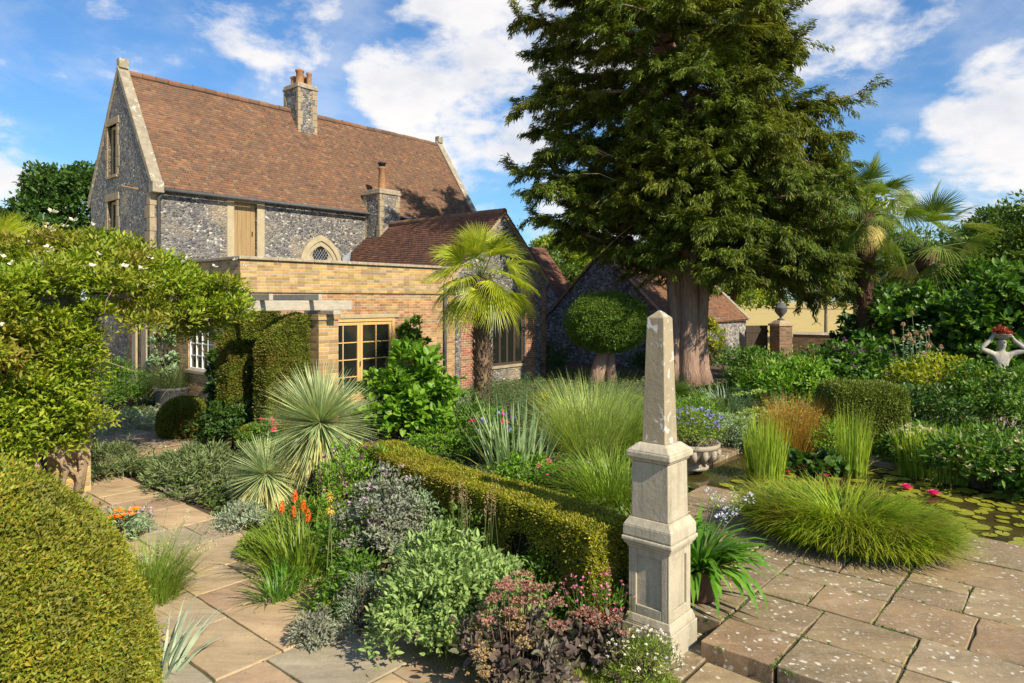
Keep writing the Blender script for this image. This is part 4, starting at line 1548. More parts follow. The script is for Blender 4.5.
leafmat('lf_mauve', (0.13, 0.125, 0.115), (0.20, 0.185, 0.165), (0.16, 0.17, 0.135), 0.2, .7)
leafmat('lf_silver', (0.17, 0.19, 0.155), (0.24, 0.26, 0.215), (0.30, 0.32, 0.265), 0.2, .6)
leafmat('lf_silvergreen', (0.14, 0.19, 0.125), (0.20, 0.25, 0.165), (0.27, 0.31, 0.21), 0.25, .6)
leafmat('lf_blue', (0.055, 0.11, 0.075), (0.085, 0.145, 0.10), (0.12, 0.18, 0.12), 0.25, .5)
leafmat('lf_yucca', (0.24, 0.275, 0.16), (0.31, 0.335, 0.20), (0.38, 0.36, 0.19), 0.2, .45)
leafmat('lf_yuccadry', (0.36, 0.28, 0.13), (0.46, 0.37, 0.18), (0.40, 0.35, 0.20), 0.25, .6)
leafmat('lf_iris', (0.16, 0.21, 0.115), (0.22, 0.265, 0.15), (0.27, 0.31, 0.18), 0.3, .45)
leafmat('lf_grass', (0.10, 0.16, 0.018), (0.16, 0.215, 0.028), (0.24, 0.26, 0.05), 0.4, .45)
leafmat('lf_grasslight', (0.20, 0.245, 0.07), (0.28, 0.31, 0.10), (0.34, 0.345, 0.13), 0.4, .5)
leafmat('lf_liriope', (0.13, 0.19, 0.012), (0.19, 0.25, 0.016), (0.30, 0.30, 0.03), 0.42, .4, (0.20, 0.20, 0.03), 2.5)
leafmat('lf_rush', (0.16, 0.22, 0.022), (0.22, 0.27, 0.03), (0.28, 0.29, 0.05), 0.35, .45)
leafmat('lf_strap', (0.055, 0.13, 0.014), (0.085, 0.175, 0.02), (0.12, 0.215, 0.03), 0.35, .32)
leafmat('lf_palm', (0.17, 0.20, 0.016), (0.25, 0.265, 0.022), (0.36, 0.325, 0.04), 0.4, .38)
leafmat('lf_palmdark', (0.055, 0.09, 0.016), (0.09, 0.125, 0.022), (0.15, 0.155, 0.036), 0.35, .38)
leafmat('lf_palmdry', (0.36, 0.26, 0.09), (0.44, 0.34, 0.12), (0.30, 0.20, 0.08), 0.3, .6)
leafmat('lf_juniper', (0.070, 0.095, 0.040), (0.105, 0.13, 0.055), (0.15, 0.165, 0.075), 0.2, .6)
leafmat('lf_golden', (0.16, 0.19, 0.016), (0.26, 0.26, 0.02), (0.36, 0.32, 0.03), 0.4, .45)
leafmat('lf_purple', (0.075, 0.050, 0.055), (0.115, 0.075, 0.075), (0.10, 0.095, 0.06), 0.2, .5)
leafmat('lf_bronze', (0.26, 0.115, 0.025), (0.36, 0.18, 0.04), (0.28, 0.20, 0.05), 0.35, .5)
leafmat('lf_lawn', (0.12, 0.16, 0.018), (0.18, 0.20, 0.03), (0.25, 0.24, 0.06), 0.35, .6)
leafmat('lf_cover', (0.045, 0.085, 0.016), (0.085, 0.125, 0.025), (0.13, 0.15, 0.05), 0.3, .55, (0.15, 0.16, 0.09), 1.2)
leafmat('lf_lily', (0.12, 0.14, 0.016), (0.19, 0.18, 0.022), (0.25, 0.19, 0.035), 0.1, .3)
leafmat('lf_sedum', (0.20, 0.26, 0.075), (0.28, 0.33, 0.09), (0.34, 0.38, 0.12), 0.2, .6)
leafmat('fl_sedum_red', (0.26, 0.12, 0.10), (0.34, 0.17, 0.13), (0.30, 0.20, 0.13), 0.15, .8)
leafmat('fl_sedum_tan', (0.27, 0.20, 0.095), (0.34, 0.255, 0.12), (0.30, 0.18, 0.11), 0.15, .8)
leafmat('fl_pink', (0.62, 0.10, 0.26), (0.70, 0.20, 0.38), (0.75, 0.36, 0.50), 0.3, .5)
leafmat('fl_magenta', (0.70, 0.03, 0.20), (0.78, 0.06, 0.27), (0.82, 0.15, 0.35), 0.3, .4)
leafmat('fl_mauve', (0.42, 0.24, 0.42), (0.52, 0.34, 0.50), (0.60, 0.45, 0.57), 0.3, .5)
leafmat('fl_red', (0.60, 0.03, 0.06), (0.68, 0.06, 0.12), (0.75, 0.12, 0.2), 0.3, .5)
leafmat('fl_white', (0.72, 0.70, 0.64), (0.80, 0.78, 0.72), (0.78, 0.70, 0.66), 0.3, .5)
leafmat('fl_cream', (0.46, 0.42, 0.25), (0.55, 0.51, 0.33), (0.62, 0.58, 0.40), 0.3, .6)
leafmat('fl_orange', (0.85, 0.22, 0.005), (0.90, 0.32, 0.01), (0.88, 0.15, 0.01), 0.3, .5)
leafmat('fl_poker', (0.80, 0.075, 0.01), (0.88, 0.13, 0.02), (0.85, 0.22, 0.03), 0.2, .5)
leafmat('fl_blue', (0.20, 0.22, 0.60), (0.28, 0.28, 0.68), (0.36, 0.32, 0.70), 0.3, .5)
leafmat('fl_paleblue', (0.48, 0.52, 0.78), (0.58, 0.60, 0.82), (0.66, 0.66, 0.85), 0.3, .5)
leafmat('fl_purpledark', (0.10, 0.03, 0.10), (0.16, 0.05, 0.15), (0.20, 0.06, 0.18), 0.2, .5)
leafmat('fl_tan', (0.33, 0.20, 0.12), (0.40, 0.26, 0.16), (0.44, 0.33, 0.2), 0.2, .8)
leafmat('fl_yellowtip', (0.55, 0.42, 0.08), (0.62, 0.46, 0.1), (0.6, 0.35, 0.08), 0.2, .7)


def stuff(o):
    o['kind'] = 'stuff'
    return o


# ------------------------------------------------------------------ lawn and low cover between the plants
rng = np.random.default_rng(7)


def scatter_uv(rng, n, u0, u1, v0, v1):
    u = rng.uniform(u0, u1, n); v = rng.uniform(v0, v1, n)
    return u[:, None] * DU + v[:, None] * DV


lm = FM()
P = scatter_uv(rng, 26000, 3.55, 4.62, -4.2, -2.32); P[:, 2] = -.03
lm.blades(P, rng.uniform(0, 6.28, len(P)), rng.uniform(.03, .065, len(P)), .004, rng.uniform(0, .6, len(P)), rng.uniform(.4, 1.4, len(P)), 2, rng)
stuff(tag(lm.build('lawn_grass', M['lf_lawn']), 'short mown lawn grass at the foot of the obelisk', 'grass'))
cv = FM()
zones = [(5.4, 9.0, -9.5, -4.4, 13000), (4.2, 5.2, -12, -4.2, 7000), (7, 16, -14.8, -5.8, 26000), (13.1, 24, -9, 4, 30000), (16, 22, -16, -8, 12000), (0.2, 1.9, -12, -7.2, 3500), (9.3, 12.6, -9.5, -5.8, 9000), (6.3, 7.8, -20, -13.5, 3000), (0.5, 3.1, -19, -13, 4000)]
for (a, b_, c, d, n) in zones:
    P = scatter_uv(rng, n, a, b_, c, d)
    hgt = np.clip(.17 + .17 * sn(P, 3, 2.2), .02, .5) * rng.uniform(.1, 1, n)
    P[:, 2] = hgt - .03
    A = rng.normal(size=(n, 3)); A[:, 2] = np.abs(A[:, 2]) * .6
    N = np.array([0, 0, 1.0]) + rng.normal(size=(n, 3)) * .5
    s = rng.uniform(.6, 1.5, n)
    cv.leaves(P, A, N, .075 * s, .035 * s, 0)
stuff(tag(cv.build('ground_cover', M['lf_cover']), 'low mixed ground cover filling the beds between the plants', 'ground cover'))

# ------------------------------------------------------------------ clipped hedges and topiary
# big rounded yew in the near left corner
DC, DR, DZ = np.array([-3.50, 3.4, 0]), 1.55, .55


def s_dome(rng, n):
    ph = rng.uniform(0, 2 * math.pi, n)
    a_side, a_top = 2 * math.pi * DR * DZ, 2 * math.pi * DR * DR
    top = rng.uniform(0, 1, n) < a_top / (a_side + a_top)
    zc = rng.uniform(0, 1, n)
    st = np.sqrt(1 - zc ** 2)
    N = np.where(top[:, None], np.stack([st * np.cos(ph), st * np.sin(ph), zc], 1), np.stack([np.cos(ph), np.sin(ph), 0 * ph], 1))
    P = N * DR + np.stack([0 * ph, 0 * ph, np.where(top, DZ, zc * DZ)], 1)
    k = N @ np.array([.73, -.68, .3]) > -.5      # the coat is not needed on the side turned away from the garden
    return P[k], N[k]


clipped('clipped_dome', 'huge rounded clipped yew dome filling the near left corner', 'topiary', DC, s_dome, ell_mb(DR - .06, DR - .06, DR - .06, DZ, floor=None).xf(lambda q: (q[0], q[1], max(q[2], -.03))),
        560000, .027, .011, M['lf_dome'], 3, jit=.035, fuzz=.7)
# low hedge running away from the obelisk (in its own frame: x along, y across)
ha, hb = np.array([0.86, 5.72, 0]), np.array([-1.78, 9.05, 0])
hl = np.linalg.norm(hb - ha); hang = math.atan2(hb[1] - ha[1], hb[0] - ha[0])
HH, HW2 = .90, .27


def s_lowhedge(rng, n):
    P, N = s_box(0, hl, -HW2, HW2, -.02, HH, .05)(rng, n)
    P[:, 2] += .025 * np.sin(P[:, 0] * 1.7) * (P[:, 2] > .3)
    gap = (N[:, 1] > .7) & (sn(P, 77, 9.0) + rng.normal(0, .25, n) > .72 + .9 * (P[:, 2] - .45))
    return P[~gap], N[~gap]


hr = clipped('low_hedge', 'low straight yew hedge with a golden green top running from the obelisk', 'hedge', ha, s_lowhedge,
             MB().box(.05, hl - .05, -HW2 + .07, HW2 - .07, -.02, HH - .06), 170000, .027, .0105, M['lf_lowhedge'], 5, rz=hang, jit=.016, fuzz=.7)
sw_ = FM(); r2 = np.random.default_rng(9)          # bare stems showing in the flank
a = np.stack([r2.uniform(0, hl, 160), np.full(160, HW2 - .05), r2.uniform(0, .3, 160)], 1)
sw_.sticks(a, a + np.stack([r2.normal(0, .12, 160), r2.uniform(0, .08, 160), r2.uniform(.15, .5, 160)], 1), .006, .003)
sw_.build('stem', M['twig'], hr)
# square clipped block beyond the pond
bp = GP(862, 452)
clipped('hedge_block', 'square dark clipped yew block standing behind the pond', 'hedge', bp, s_box(-.70, .70, -.5, .6, -.02, 1.28, .28), MB().box(-.56, .56, -.38, .48, -.02, 1.12),
        62000, .040, .016, M['lf_box'], 8, rz=R(-6), jit=.03, fuzz=.7)
for (px, py, rx, rz_, label, mt, sd, z) in ((185, 441, .50, .47, 'round clipped yew ball beside the left path steps', 'lf_yewhedge', 1, .40), (543, 420, .34, .27, 'small golden box ball behind the spiky iris', 'lf_lowhedge', 2, .34),
                                     (722, 424, .27, .21, 'little golden brown box ball among blue spurge', 'lf_yewhedge', 3, .34), (255, 452, .30, .30, 'small clipped green ball in front of the arched hedge', 'lf_yewhedge', 4, .22)):
    clipped('box_ball', label, 'topiary', GP(px, py), s_ell(rx, rx, rz_, z, 2.2), ell_mb(rx * .9, rx * .9, rz_ * .9, z, 2.2), int(30000 * rx / .5), .036, .016, M[mt], 20 + sd, group='clipped round balls', jit=.02)


# arched yew hedges under the pergola: quarter round tops climbing to the right
def s_arch(Wd, Ht, th, rr):
    """panel in the plane x (width) z (height), thickness along y; top left corner rounded with a large radius"""
    def f(rng, n):
        n1 = int(n * .62); q = []
        x = rng.uniform(0, Wd, n1 * 2); z = rng.uniform(0, Ht, n1 * 2)
        ok = ~((x < rr) & (z > Ht - rr) & ((x - rr) ** 2 + (z - Ht + rr) ** 2 > rr * rr))
        x, z = x[ok][:n1], z[ok][:n1]; m_ = len(x)
        sd_ = np.where(rng.uniform(0, 1, m_) < .7, -1, 1)
        P1 = np.stack([x, sd_ * th / 2, z], 1); N1 = np.stack([0 * x, sd_ * 1.0, 0 * x], 1)
        n2 = n - m_
        lens = np.array([Ht - rr, math.pi / 2 * rr, Wd - rr, Ht * .7]); k = rng.choice(4, n2, p=lens / lens.sum()); t = rng.uniform(0, 1, n2)
        ph = math.pi - t * math.pi / 2
        X = np.select([k == 0, k == 1, k == 2], [0 * t, rr + rr * np.cos(ph), rr + t * (Wd - rr)], Wd)
        Z = np.select([k == 0, k == 1, k == 2], [t * (Ht - rr), Ht - rr + rr * np.sin(ph), Ht + 0 * t], Ht * t)
        NX = np.select([k == 0, k == 1, k == 2], [-1 + 0 * t, np.cos(ph), 0 * t], 1.0); NZ = np.select([k == 0, k == 1, k == 2], [0 * t, np.sin(ph), 1 + 0 * t], 0.0)
        y = rng.uniform(-th / 2, th / 2, n2)
        return np.concatenate([P1, np.stack([X, y, Z], 1)]), np.concatenate([N1, np.stack([NX, 0 * t, NZ], 1)])
    return f


def arch_core(Wd, Ht, th, rr, i=.06):
    pts = [(i, -th / 2 + i, -.02), (Wd - i, -th / 2 + i, -.02), (Wd - i, -th / 2 + i, Ht - i)]
    for k in range(9):
        ph = math.pi / 2 + math.pi / 2 * k / 8
        pts.append((rr + (rr - i) * math.cos(ph), -th / 2 + i, Ht - rr + (rr - i) * math.sin(ph)))
    return MB().prism(pts, (0, th - 2 * i, 0))


for (u, v, wd, ht, th, label, sd) in ((6.22, -12.75, 1.05, 2.62, .50, 'arched yew hedge with a rounded shoulder, the one on the left', 31), (6.44, -11.72, .88, 2.52, .50, 'sunlit arched yew hedge beside the brick pergola pillar', 32)):
    clipped('arched_hedge', label, 'hedge', W(u, v), s_arch(wd, ht, th, .82), arch_core(wd, ht, th, .82), 60000, .036, .015, M['lf_yewhedge'], sd, rz=ROT, group='arched yew hedges', jit=.03)


# ------------------------------------------------------------------ trees
def limb(rng, p, d, ln, droop, n=6, wob=.12):
    pts = [np.array(p, float)]; d = np.array(d, float)
    for k in range(n):
        d = nrm(d + rng.normal(size=3) * wob + np.array([0, 0, droop]))
        pts.append(pts[-1] + d * ln / n)
    return pts


def yew():
    base = GP(687, 384)
    r = empty('yew_tree', base, 'huge old yew with a fluted reddish trunk and spreading dark crown', 'tree')
    rng = np.random.default_rng(77)
    m = MB()
    # fluted trunk: several stems grown together
    for (ox, oy, r0, lean) in ((-.30, .05, .36, -.10), (.02, -.16, .36, .0), (.40, -.02, .30, .16), (-.05, .25, .35, .02), (.2, .22, .3, .1), (-.42, -.12, .20, -.12)):
        pts = [(ox * 1.35, oy * 1.35, -.1), (ox * 1.1, oy * 1.1, .5), (ox, oy, 1.6), (ox + lean * .6, oy, 2.9), (ox + lean * 1.4, oy, 4.4), (ox * .8 + lean * 2, oy, 6.5), (ox * .5 + lean * 2.2, oy, 9.5)]
        rad = [r0 * 1.25, r0 * .98, r0 * .86, r0 * .80, r0 * .74, r0 * .55, r0 * .3]
        m.tube(pts, [a * rng.uniform(.93, 1.07) for a in rad], 14)
    m.build('trunk', M['bark_yew'], r, smooth=True)
    lb = MB(); fm = FM()
    PX, AX_, NX_, LX = [], [], [], []
    nl_ = 205
    for i in range(nl_):
        f = (i + .5) / nl_
        z = 3.7 + 11.6 * f ** 1.05
        az = i * 2.399963 + rng.normal(0, .25)
        ca, sa = math.cos(az), math.sin(az)
        env = 5.55 * min(1, (1.05 - f) ** .36 * 1.12) * rng.uniform(.72, 1.10)
        right = ca           # the skirt hangs lower on the right and towards us than on the left
        z0 = z - .4
        up = .22 - .10 * f
        if f < .30:
            if right < -.2:
                up += .36 - f * .8; env *= .92
            elif right > .3:
                up += -.03; env *= 1.0
            if sa < -.3:
                up += .02; env *= .54 if right < .45 else .85
        elif f < .55 and sa < -.3:
            env *= .60
        elif right < 0: env *= 1.02
        if f > .5: env *= 1 - .16 * right
        d = nrm(np.array([ca, sa, up]))
        lean_ = -.55 * max(0, f - .3)
        pts = limb(rng, (ca * .3 + lean_, sa * .3, z0), d, env, -.035, 7, .07)
        lb.tube(pts, [max(.012, .13 * (1 - k / 7.6) * (1.1 - f * .6)) for k in range(8)], 6)
        # side shoots
        ns = int(30 * env / 6) + 8
        for k in range(ns):
            t = rng.uniform(.20, 1.0) ** .8
            j = min(int(t * 7), 6); q = pts[j] + (pts[j + 1] - pts[j]) * (t * 7 - j)
            dl = nrm(pts[j + 1] - pts[j]); side = nrm(np.cross(dl, [0, 0, 1.0])) * rng.choice([-1, 1])
            ln = rng.uniform(.5, 1.5) * (1.15 - .5 * t) * (1.2 if right > 0 else 1)
            sd_ = nrm(dl * rng.uniform(.3, 1.0) + side * rng.uniform(.3, 1.1) + np.array([0, 0, rng.uniform(-.75 if right > .45 else -.40, .50)]))
            sp = limb(rng, q, sd_, ln, -.07, 4, .15)
            for jj in range(4):
                a, b_ = sp[jj], sp[jj + 1]
                nn = 30
                tt = rng.uniform(0, 1, nn)[:, None]
                PP = a + (b_ - a) * tt + rng.normal(size=(nn, 3)) * .05
                sid = nrm(np.cross(b_ - a, [0, 0, 1.0]) + 1e-6)
                sg = rng.choice([-1, 1], nn)[:, None]
                Ad = nrm(b_ - a) * .8 + sid * sg * rng.uniform(.2, .9, (nn, 1)) + np.array([0, 0, -.30]) + rng.normal(size=(nn, 3)) * .22
                PX.append(PP); AX_.append(Ad); NX_.append(np.array([0, 0, 1.0]) + rng.normal(size=(nn, 3)) * .5); LX.append(rng.uniform(.10, .24, nn))
    # long boughs that sweep down on the right
    for i in range(34):
        az = rng.uniform(-1.0, .75); ca, sa = math.cos(az), math.sin(az)
        pts = limb(rng, (ca * .4, sa * .4, rng.uniform(5.0, 9.0)), nrm(np.array([ca, sa, rng.uniform(.1, .3)])), rng.uniform(3.6, 5.0) * (.72 if sa < -.5 else 1), -.085, 7, .07)
        pts = [np.array([q[0], q[1], max(q[2], 4.3 if q[0] < 2.6 else 3.3)]) for q in pts]
        lb.tube(pts, [.09 - .011 * k for k in range(8)], 5)
        for k in range(34):
            t = rng.uniform(.25, 1.0); j = min(int(t * 7), 6); q = pts[j] + (pts[j + 1] - pts[j]) * (t * 7 - j)
            dl = nrm(pts[j + 1] - pts[j] + 1e-6); side = nrm(np.cross(dl, [0, 0, 1.0]) + 1e-6) * rng.choice([-1, 1])
            sp = limb(rng, q, nrm(dl * .6 + side * rng.uniform(.2, 1) + np.array([0, 0, rng.uniform(-.8, .3)])), rng.uniform(.5, 1.3), -.10, 4, .15)
            for jj in range(4):
                a, b_ = sp[jj], sp[jj + 1]; nn = 30
                PX.append(a + (b_ - a) * rng.uniform(0, 1, nn)[:, None] + rng.normal(size=(nn, 3)) * .05)
                sid = nrm(np.cross(b_ - a, [0, 0, 1.0]) + 1e-6)
                AX_.append(nrm(b_ - a) * .8 + sid * rng.choice([-1, 1], nn)[:, None] * rng.uniform(.2, .9, (nn, 1)) + np.array([0, 0, -.35]) + rng.normal(size=(nn, 3)) * .22)
                NX_.append(np.array([0, 0, 1.0]) + rng.normal(size=(nn, 3)) * .5); LX.append(rng.uniform(.10, .24, nn))
    P_, A_, N_, L_ = map(np.concatenate, (PX, AX_, NX_, LX))
    fm.leaves(P_, A_, N_, L_, L_ * .13 + .010, 0, .1, .18)
    lb.build('limb', M['bark_yew'], r, smooth=True)
    fm.build('crown', M['lf_yewtree'], r)
    # dead bare branches hanging under the left side
    db = MB()
    for k in range(14):
        az = rng.uniform(2.3, 4.0); d = np.array([math.cos(az), math.sin(az) * .8, rng.uniform(-.15, .35)])
        pts = limb(rng, (d[0] * .5, d[1] * .5, rng.uniform(4.6, 7.0)), nrm(d), rng.uniform(2.2, 4.4), -.05, 6, .16)
        db.tube(pts, [.05, .042, .035, .028, .02, .014, .006], 5)
    db.build('dead_branch', M['bark_vine'], r, smooth=True)


yew()


def tree(name, label, loc, h, rx, zc, rz_, mat, K=90, npc=110, L=.28, seed=1, trunk=.18, group=None, lean=0.0, kind=1, up=.5, bark='bark', ry=None):
    """broadleaf tree: trunk, limbs, crown of leaf clumps"""
    rng = np.random.default_rng(seed)
    r = empty(name, loc, label, 'tree', group)
    ry = ry or rx
    d = rdir(rng, K * 2); d = d[d[:, 2] > -.75][:K]
    rr = rng.uniform(.35, 1.0, len(d)) ** .55 * (1 + .22 * sn(d, seed, 2.6))
    C = d * rr[:, None] * np.array([rx, ry, rz_]) + np.array([lean, 0, zc])
    m = MB()
    tp = zc + rz_ * .45
    m.tube([(0, 0, -.1), (lean * .1, 0, h * .15), (lean * .5, 0, zc * .6), (lean, 0, tp)], [trunk * 1.3, trunk, trunk * .8, trunk * .2], 9)
    m.build('trunk', M[bark], r, smooth=True)
    m = MB()
    for k in range(0, min(len(C), 26)):
        z0 = rng.uniform(.45, .95) * zc
        a = np.array([lean * .6, 0, z0]); c = C[k]; mid = (a + c) / 2 + np.array([0, 0, .12 * h]) * rng.uniform(-.3, .5)
        m.tube([a, mid, c], [trunk * .4, trunk * .25, .015], 5)
    m.build('limb', M[bark], r, smooth=True)
    fm = FM()
    clumps(fm, rng, C, np.mean([rx, rz_]) * .30 * rng.uniform(.7, 1.3, len(C)), npc, L, L * .5, kind, np.array([lean, 0, zc - rz_ * .3]), up, .6, .7)
    fm.build('crown', M[mat], r)
    return r


def gnd(px, Y):
    return np.array([(px - 512) / FPX * Y, Y, -.05])


tree('broadleaf_tree', 'large dark green tree behind the left gable of the house', gnd(72, 58), 13.5, 5.2, 9.8, 4.6, 'lf_dark', 150, 110, .42, 101, .4)
tree('broadleaf_tree', 'rounded green tree between the wing and the flint barn', gnd(572, 52), 8, 3.3, 5.3, 2.9, 'lf_treelight', 110, 110, .28, 102, .25)
tree('broadleaf_tree', 'small green tree close behind the barn gable', gnd(548, 44), 6, 2.0, 3.6, 2.2, 'lf_tree', 70, 100, .22, 103, .2)
tree('broadleaf_tree', 'pale feathery tree top showing above the barn ridge', gnd(645, 70), 8.5, 4.5, 5.6, 2.6, 'lf_treelight', 90, 90, .3, 104, .25)
tree('broadleaf_tree', 'yellow green lime tree beyond the barn roof and gate', gnd(735, 50), 8, 3.8, 4.3, 2.5, 'lf_treeyellow', 120, 100, .26, 105, .25)
tree('broadleaf_tree', 'slender several stemmed tree right of the gate urn', gnd(826, 36), 6, 1.5, 4.5, 1.7, 'lf_tree', 40, 80, .16, 106, .09)
tree('broadleaf_tree', 'tall loose tree top rising over the right shrubs', gnd(990, 46), 9.5, 1.9, 7.2, 2.2, 'lf_dark', 40, 60, .24, 107, .16)
tree('broadleaf_tree', 'big green tree at the right edge behind the fig', gnd(1035, 34), 8, 3.6, 4.3, 3.5, 'lf_tree', 130, 120, .24, 108, .25)
tree('broadleaf_tree', 'bushy dark tree between the two right palms', gnd(885, 44), 8, 4.0, 4.3, 3.0, 'lf_tree', 110, 120, .28, 109, .25)
tree('broadleaf_tree', 'pale tree top seen just above the first right palm', gnd(856, 55), 13, 3.0, 9.5, 2.6, 'lf_treelight', 60, 80, .3, 113, .2)
tree('broadleaf_tree', 'dark green tree behind the right palm crown', gnd(960, 40), 8, 3.6, 3.8, 3.2, 'lf_dark', 110, 110, .26, 110, .25)
for (px, Y, hh, sd, lb_) in ((560, 180, 11, 1, 'distant wood edge tree beyond the wing'), (690, 220, 12, 2, 'distant field tree seen under the yew crown'), (760, 240, 10, 3, 'far tree on the meadow skyline right of the barn'),
                            (820, 230, 12, 4, 'far meadow tree behind the slender stems'), (880, 200, 14, 5, 'far tree at the right end of the meadow'), (20, 150, 16, 6, 'far dark tree left of the house'), (-60, 120, 15, 7, 'far tree beyond the left pergola')):
    tree('field_tree', lb_, gnd(px, Y), hh, hh * .75, hh * .5, hh * .5, 'lf_tree', 60, 60, .9, 120 + sd, .4, group='distant field trees')


# ------------------------------------------------------------------ palms
def fan(fm, st, rng, hub, d, R_, nseg=34, spread=2.7, droop=.5):
    """fan leaf: strips radiating from the hub in the plane of d"""
    d = nrm(np.array(d)); side = nrm(np.cross(d, [0, 0, 1.0]) + 1e-6); nv = np.cross(side, d)
    roll = rng.normal(0, .35); side = nrm(side * math.cos(roll) + nv * math.sin(roll)); nv = np.cross(side, d)
    ang = np.linspace(-spread / 2, spread / 2, nseg)
    n = nseg
    dirs = d * np.cos(ang)[:, None] + side * np.sin(ang)[:, None]
    ln = R_ * (.78 + .22 * np.cos(ang * .8)) * rng.uniform(.93, 1.05, n)
    w = R_ * spread / nseg * .40
    ss = [0.02, .28, .55, .8, 1.0]; ww = [.12, .75, .95, .55, .05]
    tdir = np.cross(dirs, nv)
    vs = []
    for s_, w_ in zip(ss, ww):
        c = hub + dirs * (ln * s_)[:, None] + np.array([0, 0, -1.0]) * (droop * R_ * s_ ** 3 * rng.uniform(.5, 1.2, n))[:, None] - nv * (.10 * R_ * np.cos(ang) * s_ * s_)[:, None]
        pl_ = nv * (w * w_ * .35)
        vs += [c - tdir * w * w_ / 2, c + tdir * w * w_ / 2 + pl_]
    V = np.stack(vs, 1); m_ = len(ss) * 2
    i = np.arange(n)[:, None] * m_
    fm.raw(V, quads=np.concatenate([i + np.array([2 * k, 2 * k + 1, 2 * k + 3, 2 * k + 2]) for k in range(len(ss) - 1)]))


def palm(label, loc, th, tr, cr, mat, nf, seed, group, bark='palm_fibre', dry=6, tilt=0.0, petl=.55):
    rng = np.random.default_rng(seed)
    r = empty('fan_palm', loc, label, 'palm', group)
    m = MB(); n = 10
    m.tube([(tilt * (k / n) ** 1.5, 0, -.1 + (th + .1) * k / n) for k in range(n + 1)], [tr * (.9 + .1 * math.sin(k * 2.1)) * (1.1 if k > 6 else 1.0 - .02 * k) for k in range(n + 1)], 14)
    fm = FM().mb(MB())if False else FM()
    q = MB(); q.v, q.f = m.v, [f for f in m.f if len(f) <= 4]
    fm.mb(q)
    nb = int(900 * th / 3)
    z = rng.uniform(.1, th, nb); az = rng.uniform(0, 6.28, nb)
    P = np.stack([np.cos(az) * tr * .92 + tilt * (z / th) ** 1.5, np.sin(az) * tr * .92, z], 1)
    fm.blades(P, az, rng.uniform(.12, .26, nb), rng.uniform(.02, .06, nb), rng.uniform(.1, .5, nb), rng.uniform(.5, 1.6, nb), 3, rng)
    fm.build('trunk', M[bark], r)
    top = np.array([tilt, 0, th])
    cn = FM(); st = FM(); dr_ = FM()
    for k in range(nf):
        f = (k + .5) / nf
        el = R(86) - f ** .85 * R(128)
        az = k * 2.399963 + rng.normal(0, .2)
        d = np.array([math.cos(az) * math.cos(el), math.sin(az) * math.cos(el), math.sin(el)])
        pl_ = cr * petl * rng.uniform(.85, 1.1)
        hub = top + d * pl_ + np.array([0, 0, -.12 * cr * (1 - math.sin(el)) * .5])
        st.sticks(np.array([top]), np.array([hub]), .014, .008)
        fan(cn, st, rng, hub, nrm(d + np.array([0, 0, -.25 - .15 * f])), cr * rng.uniform(.55, .68), droop=.12 + .32 * f)
    st.build('leaf_stalk', M['greenstem'], r)
    cn.build('frond', M[mat], r)
    for k in range(dry):
        az = rng.uniform(0, 6.28); d = np.array([math.cos(az) * .7, math.sin(az) * .7, -.7])
        fan(dr_, st, rng, top + d * cr * .35, nrm(d + np.array([0, 0, -.6])), cr * .5, 24, 1.8, .5)
    if dry:
        dr_.build('dry_frond', M['lf_palmdry'], r)
    return r


pp_ = GP(482, 414)
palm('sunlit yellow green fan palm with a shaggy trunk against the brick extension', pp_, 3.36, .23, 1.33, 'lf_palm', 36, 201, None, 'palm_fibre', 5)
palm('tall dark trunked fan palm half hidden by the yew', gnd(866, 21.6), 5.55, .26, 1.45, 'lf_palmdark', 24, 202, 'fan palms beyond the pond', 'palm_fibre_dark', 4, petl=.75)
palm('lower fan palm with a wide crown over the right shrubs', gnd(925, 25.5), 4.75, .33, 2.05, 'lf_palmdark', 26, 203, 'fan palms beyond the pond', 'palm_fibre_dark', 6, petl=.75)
palm('low fan palm seedling behind the obelisk under the yew', GP(668, 432), .35, .12, .95, 'lf_palmdark', 16, 204, None, 'palm_fibre_dark', 0)
palm('fan palm with broad fronds rising at the far left edge', gnd(4, 24), 4.0, .25, 2.0, 'lf_palm', 22, 205, None, 'palm_fibre', 2)


# ------------------------------------------------------------------ spiky yuccas
def yucca(label, loc, zc, r, n, trunk, seed, w=.017):
    rng = np.random.default_rng(seed)
    ro_ = empty('yucca', loc, label, 'yucca', 'spiky yuccas')
    m = MB().tube([(0, 0, -.05), (0, 0, zc * .5), (0, 0, zc)], [trunk * 1.15, trunk, trunk * .8], 12)
    m.build('trunk', M['palm_fibre'], ro_, smooth=True)
    d = rdir(rng, n * 2); d = d[d[:, 2] > -.72][:n]
    P = np.array([0, 0, zc]) + d * trunk * .7
    fm = FM()
    th = np.arccos(d[:, 2]); az = np.arctan2(d[:, 1], d[:, 0])
    fm.blades(P, az, r * rng.uniform(.8, 1.08, n), w, th, th + rng.uniform(-.02, .22, n), 3, rng, twist=.8, prof=[.8, 1, .8, .05])
    fm.build('foliage', M['lf_yucca'], ro_)
    k = n // 3
    az = rng.uniform(0, 6.28, k)
    P = np.stack([np.cos(az) * trunk, np.sin(az) * trunk, zc - rng.uniform(.02, zc * .45, k)], 1)
    fm = FM(); fm.blades(P, az, r * rng.uniform(.6, 1.0, k), w, rng.uniform(1.7, 2.2, k), rng.uniform(2.3, 3.0, k), 3, rng, twist=.5, prof=[.8, 1, .8, .05])
    fm.build('skirt', M['lf_yuccadry'], ro_)


yucca('big silvery blue yucca sphere with a straw coloured skirt in front of the french window', GP(320, 503), 1.10, .80, 1150, .12, 301)
yucca('smaller young yucca on a short trunk left of the big one', GP(266, 512), .50, .52, 520, .10, 302, .015)


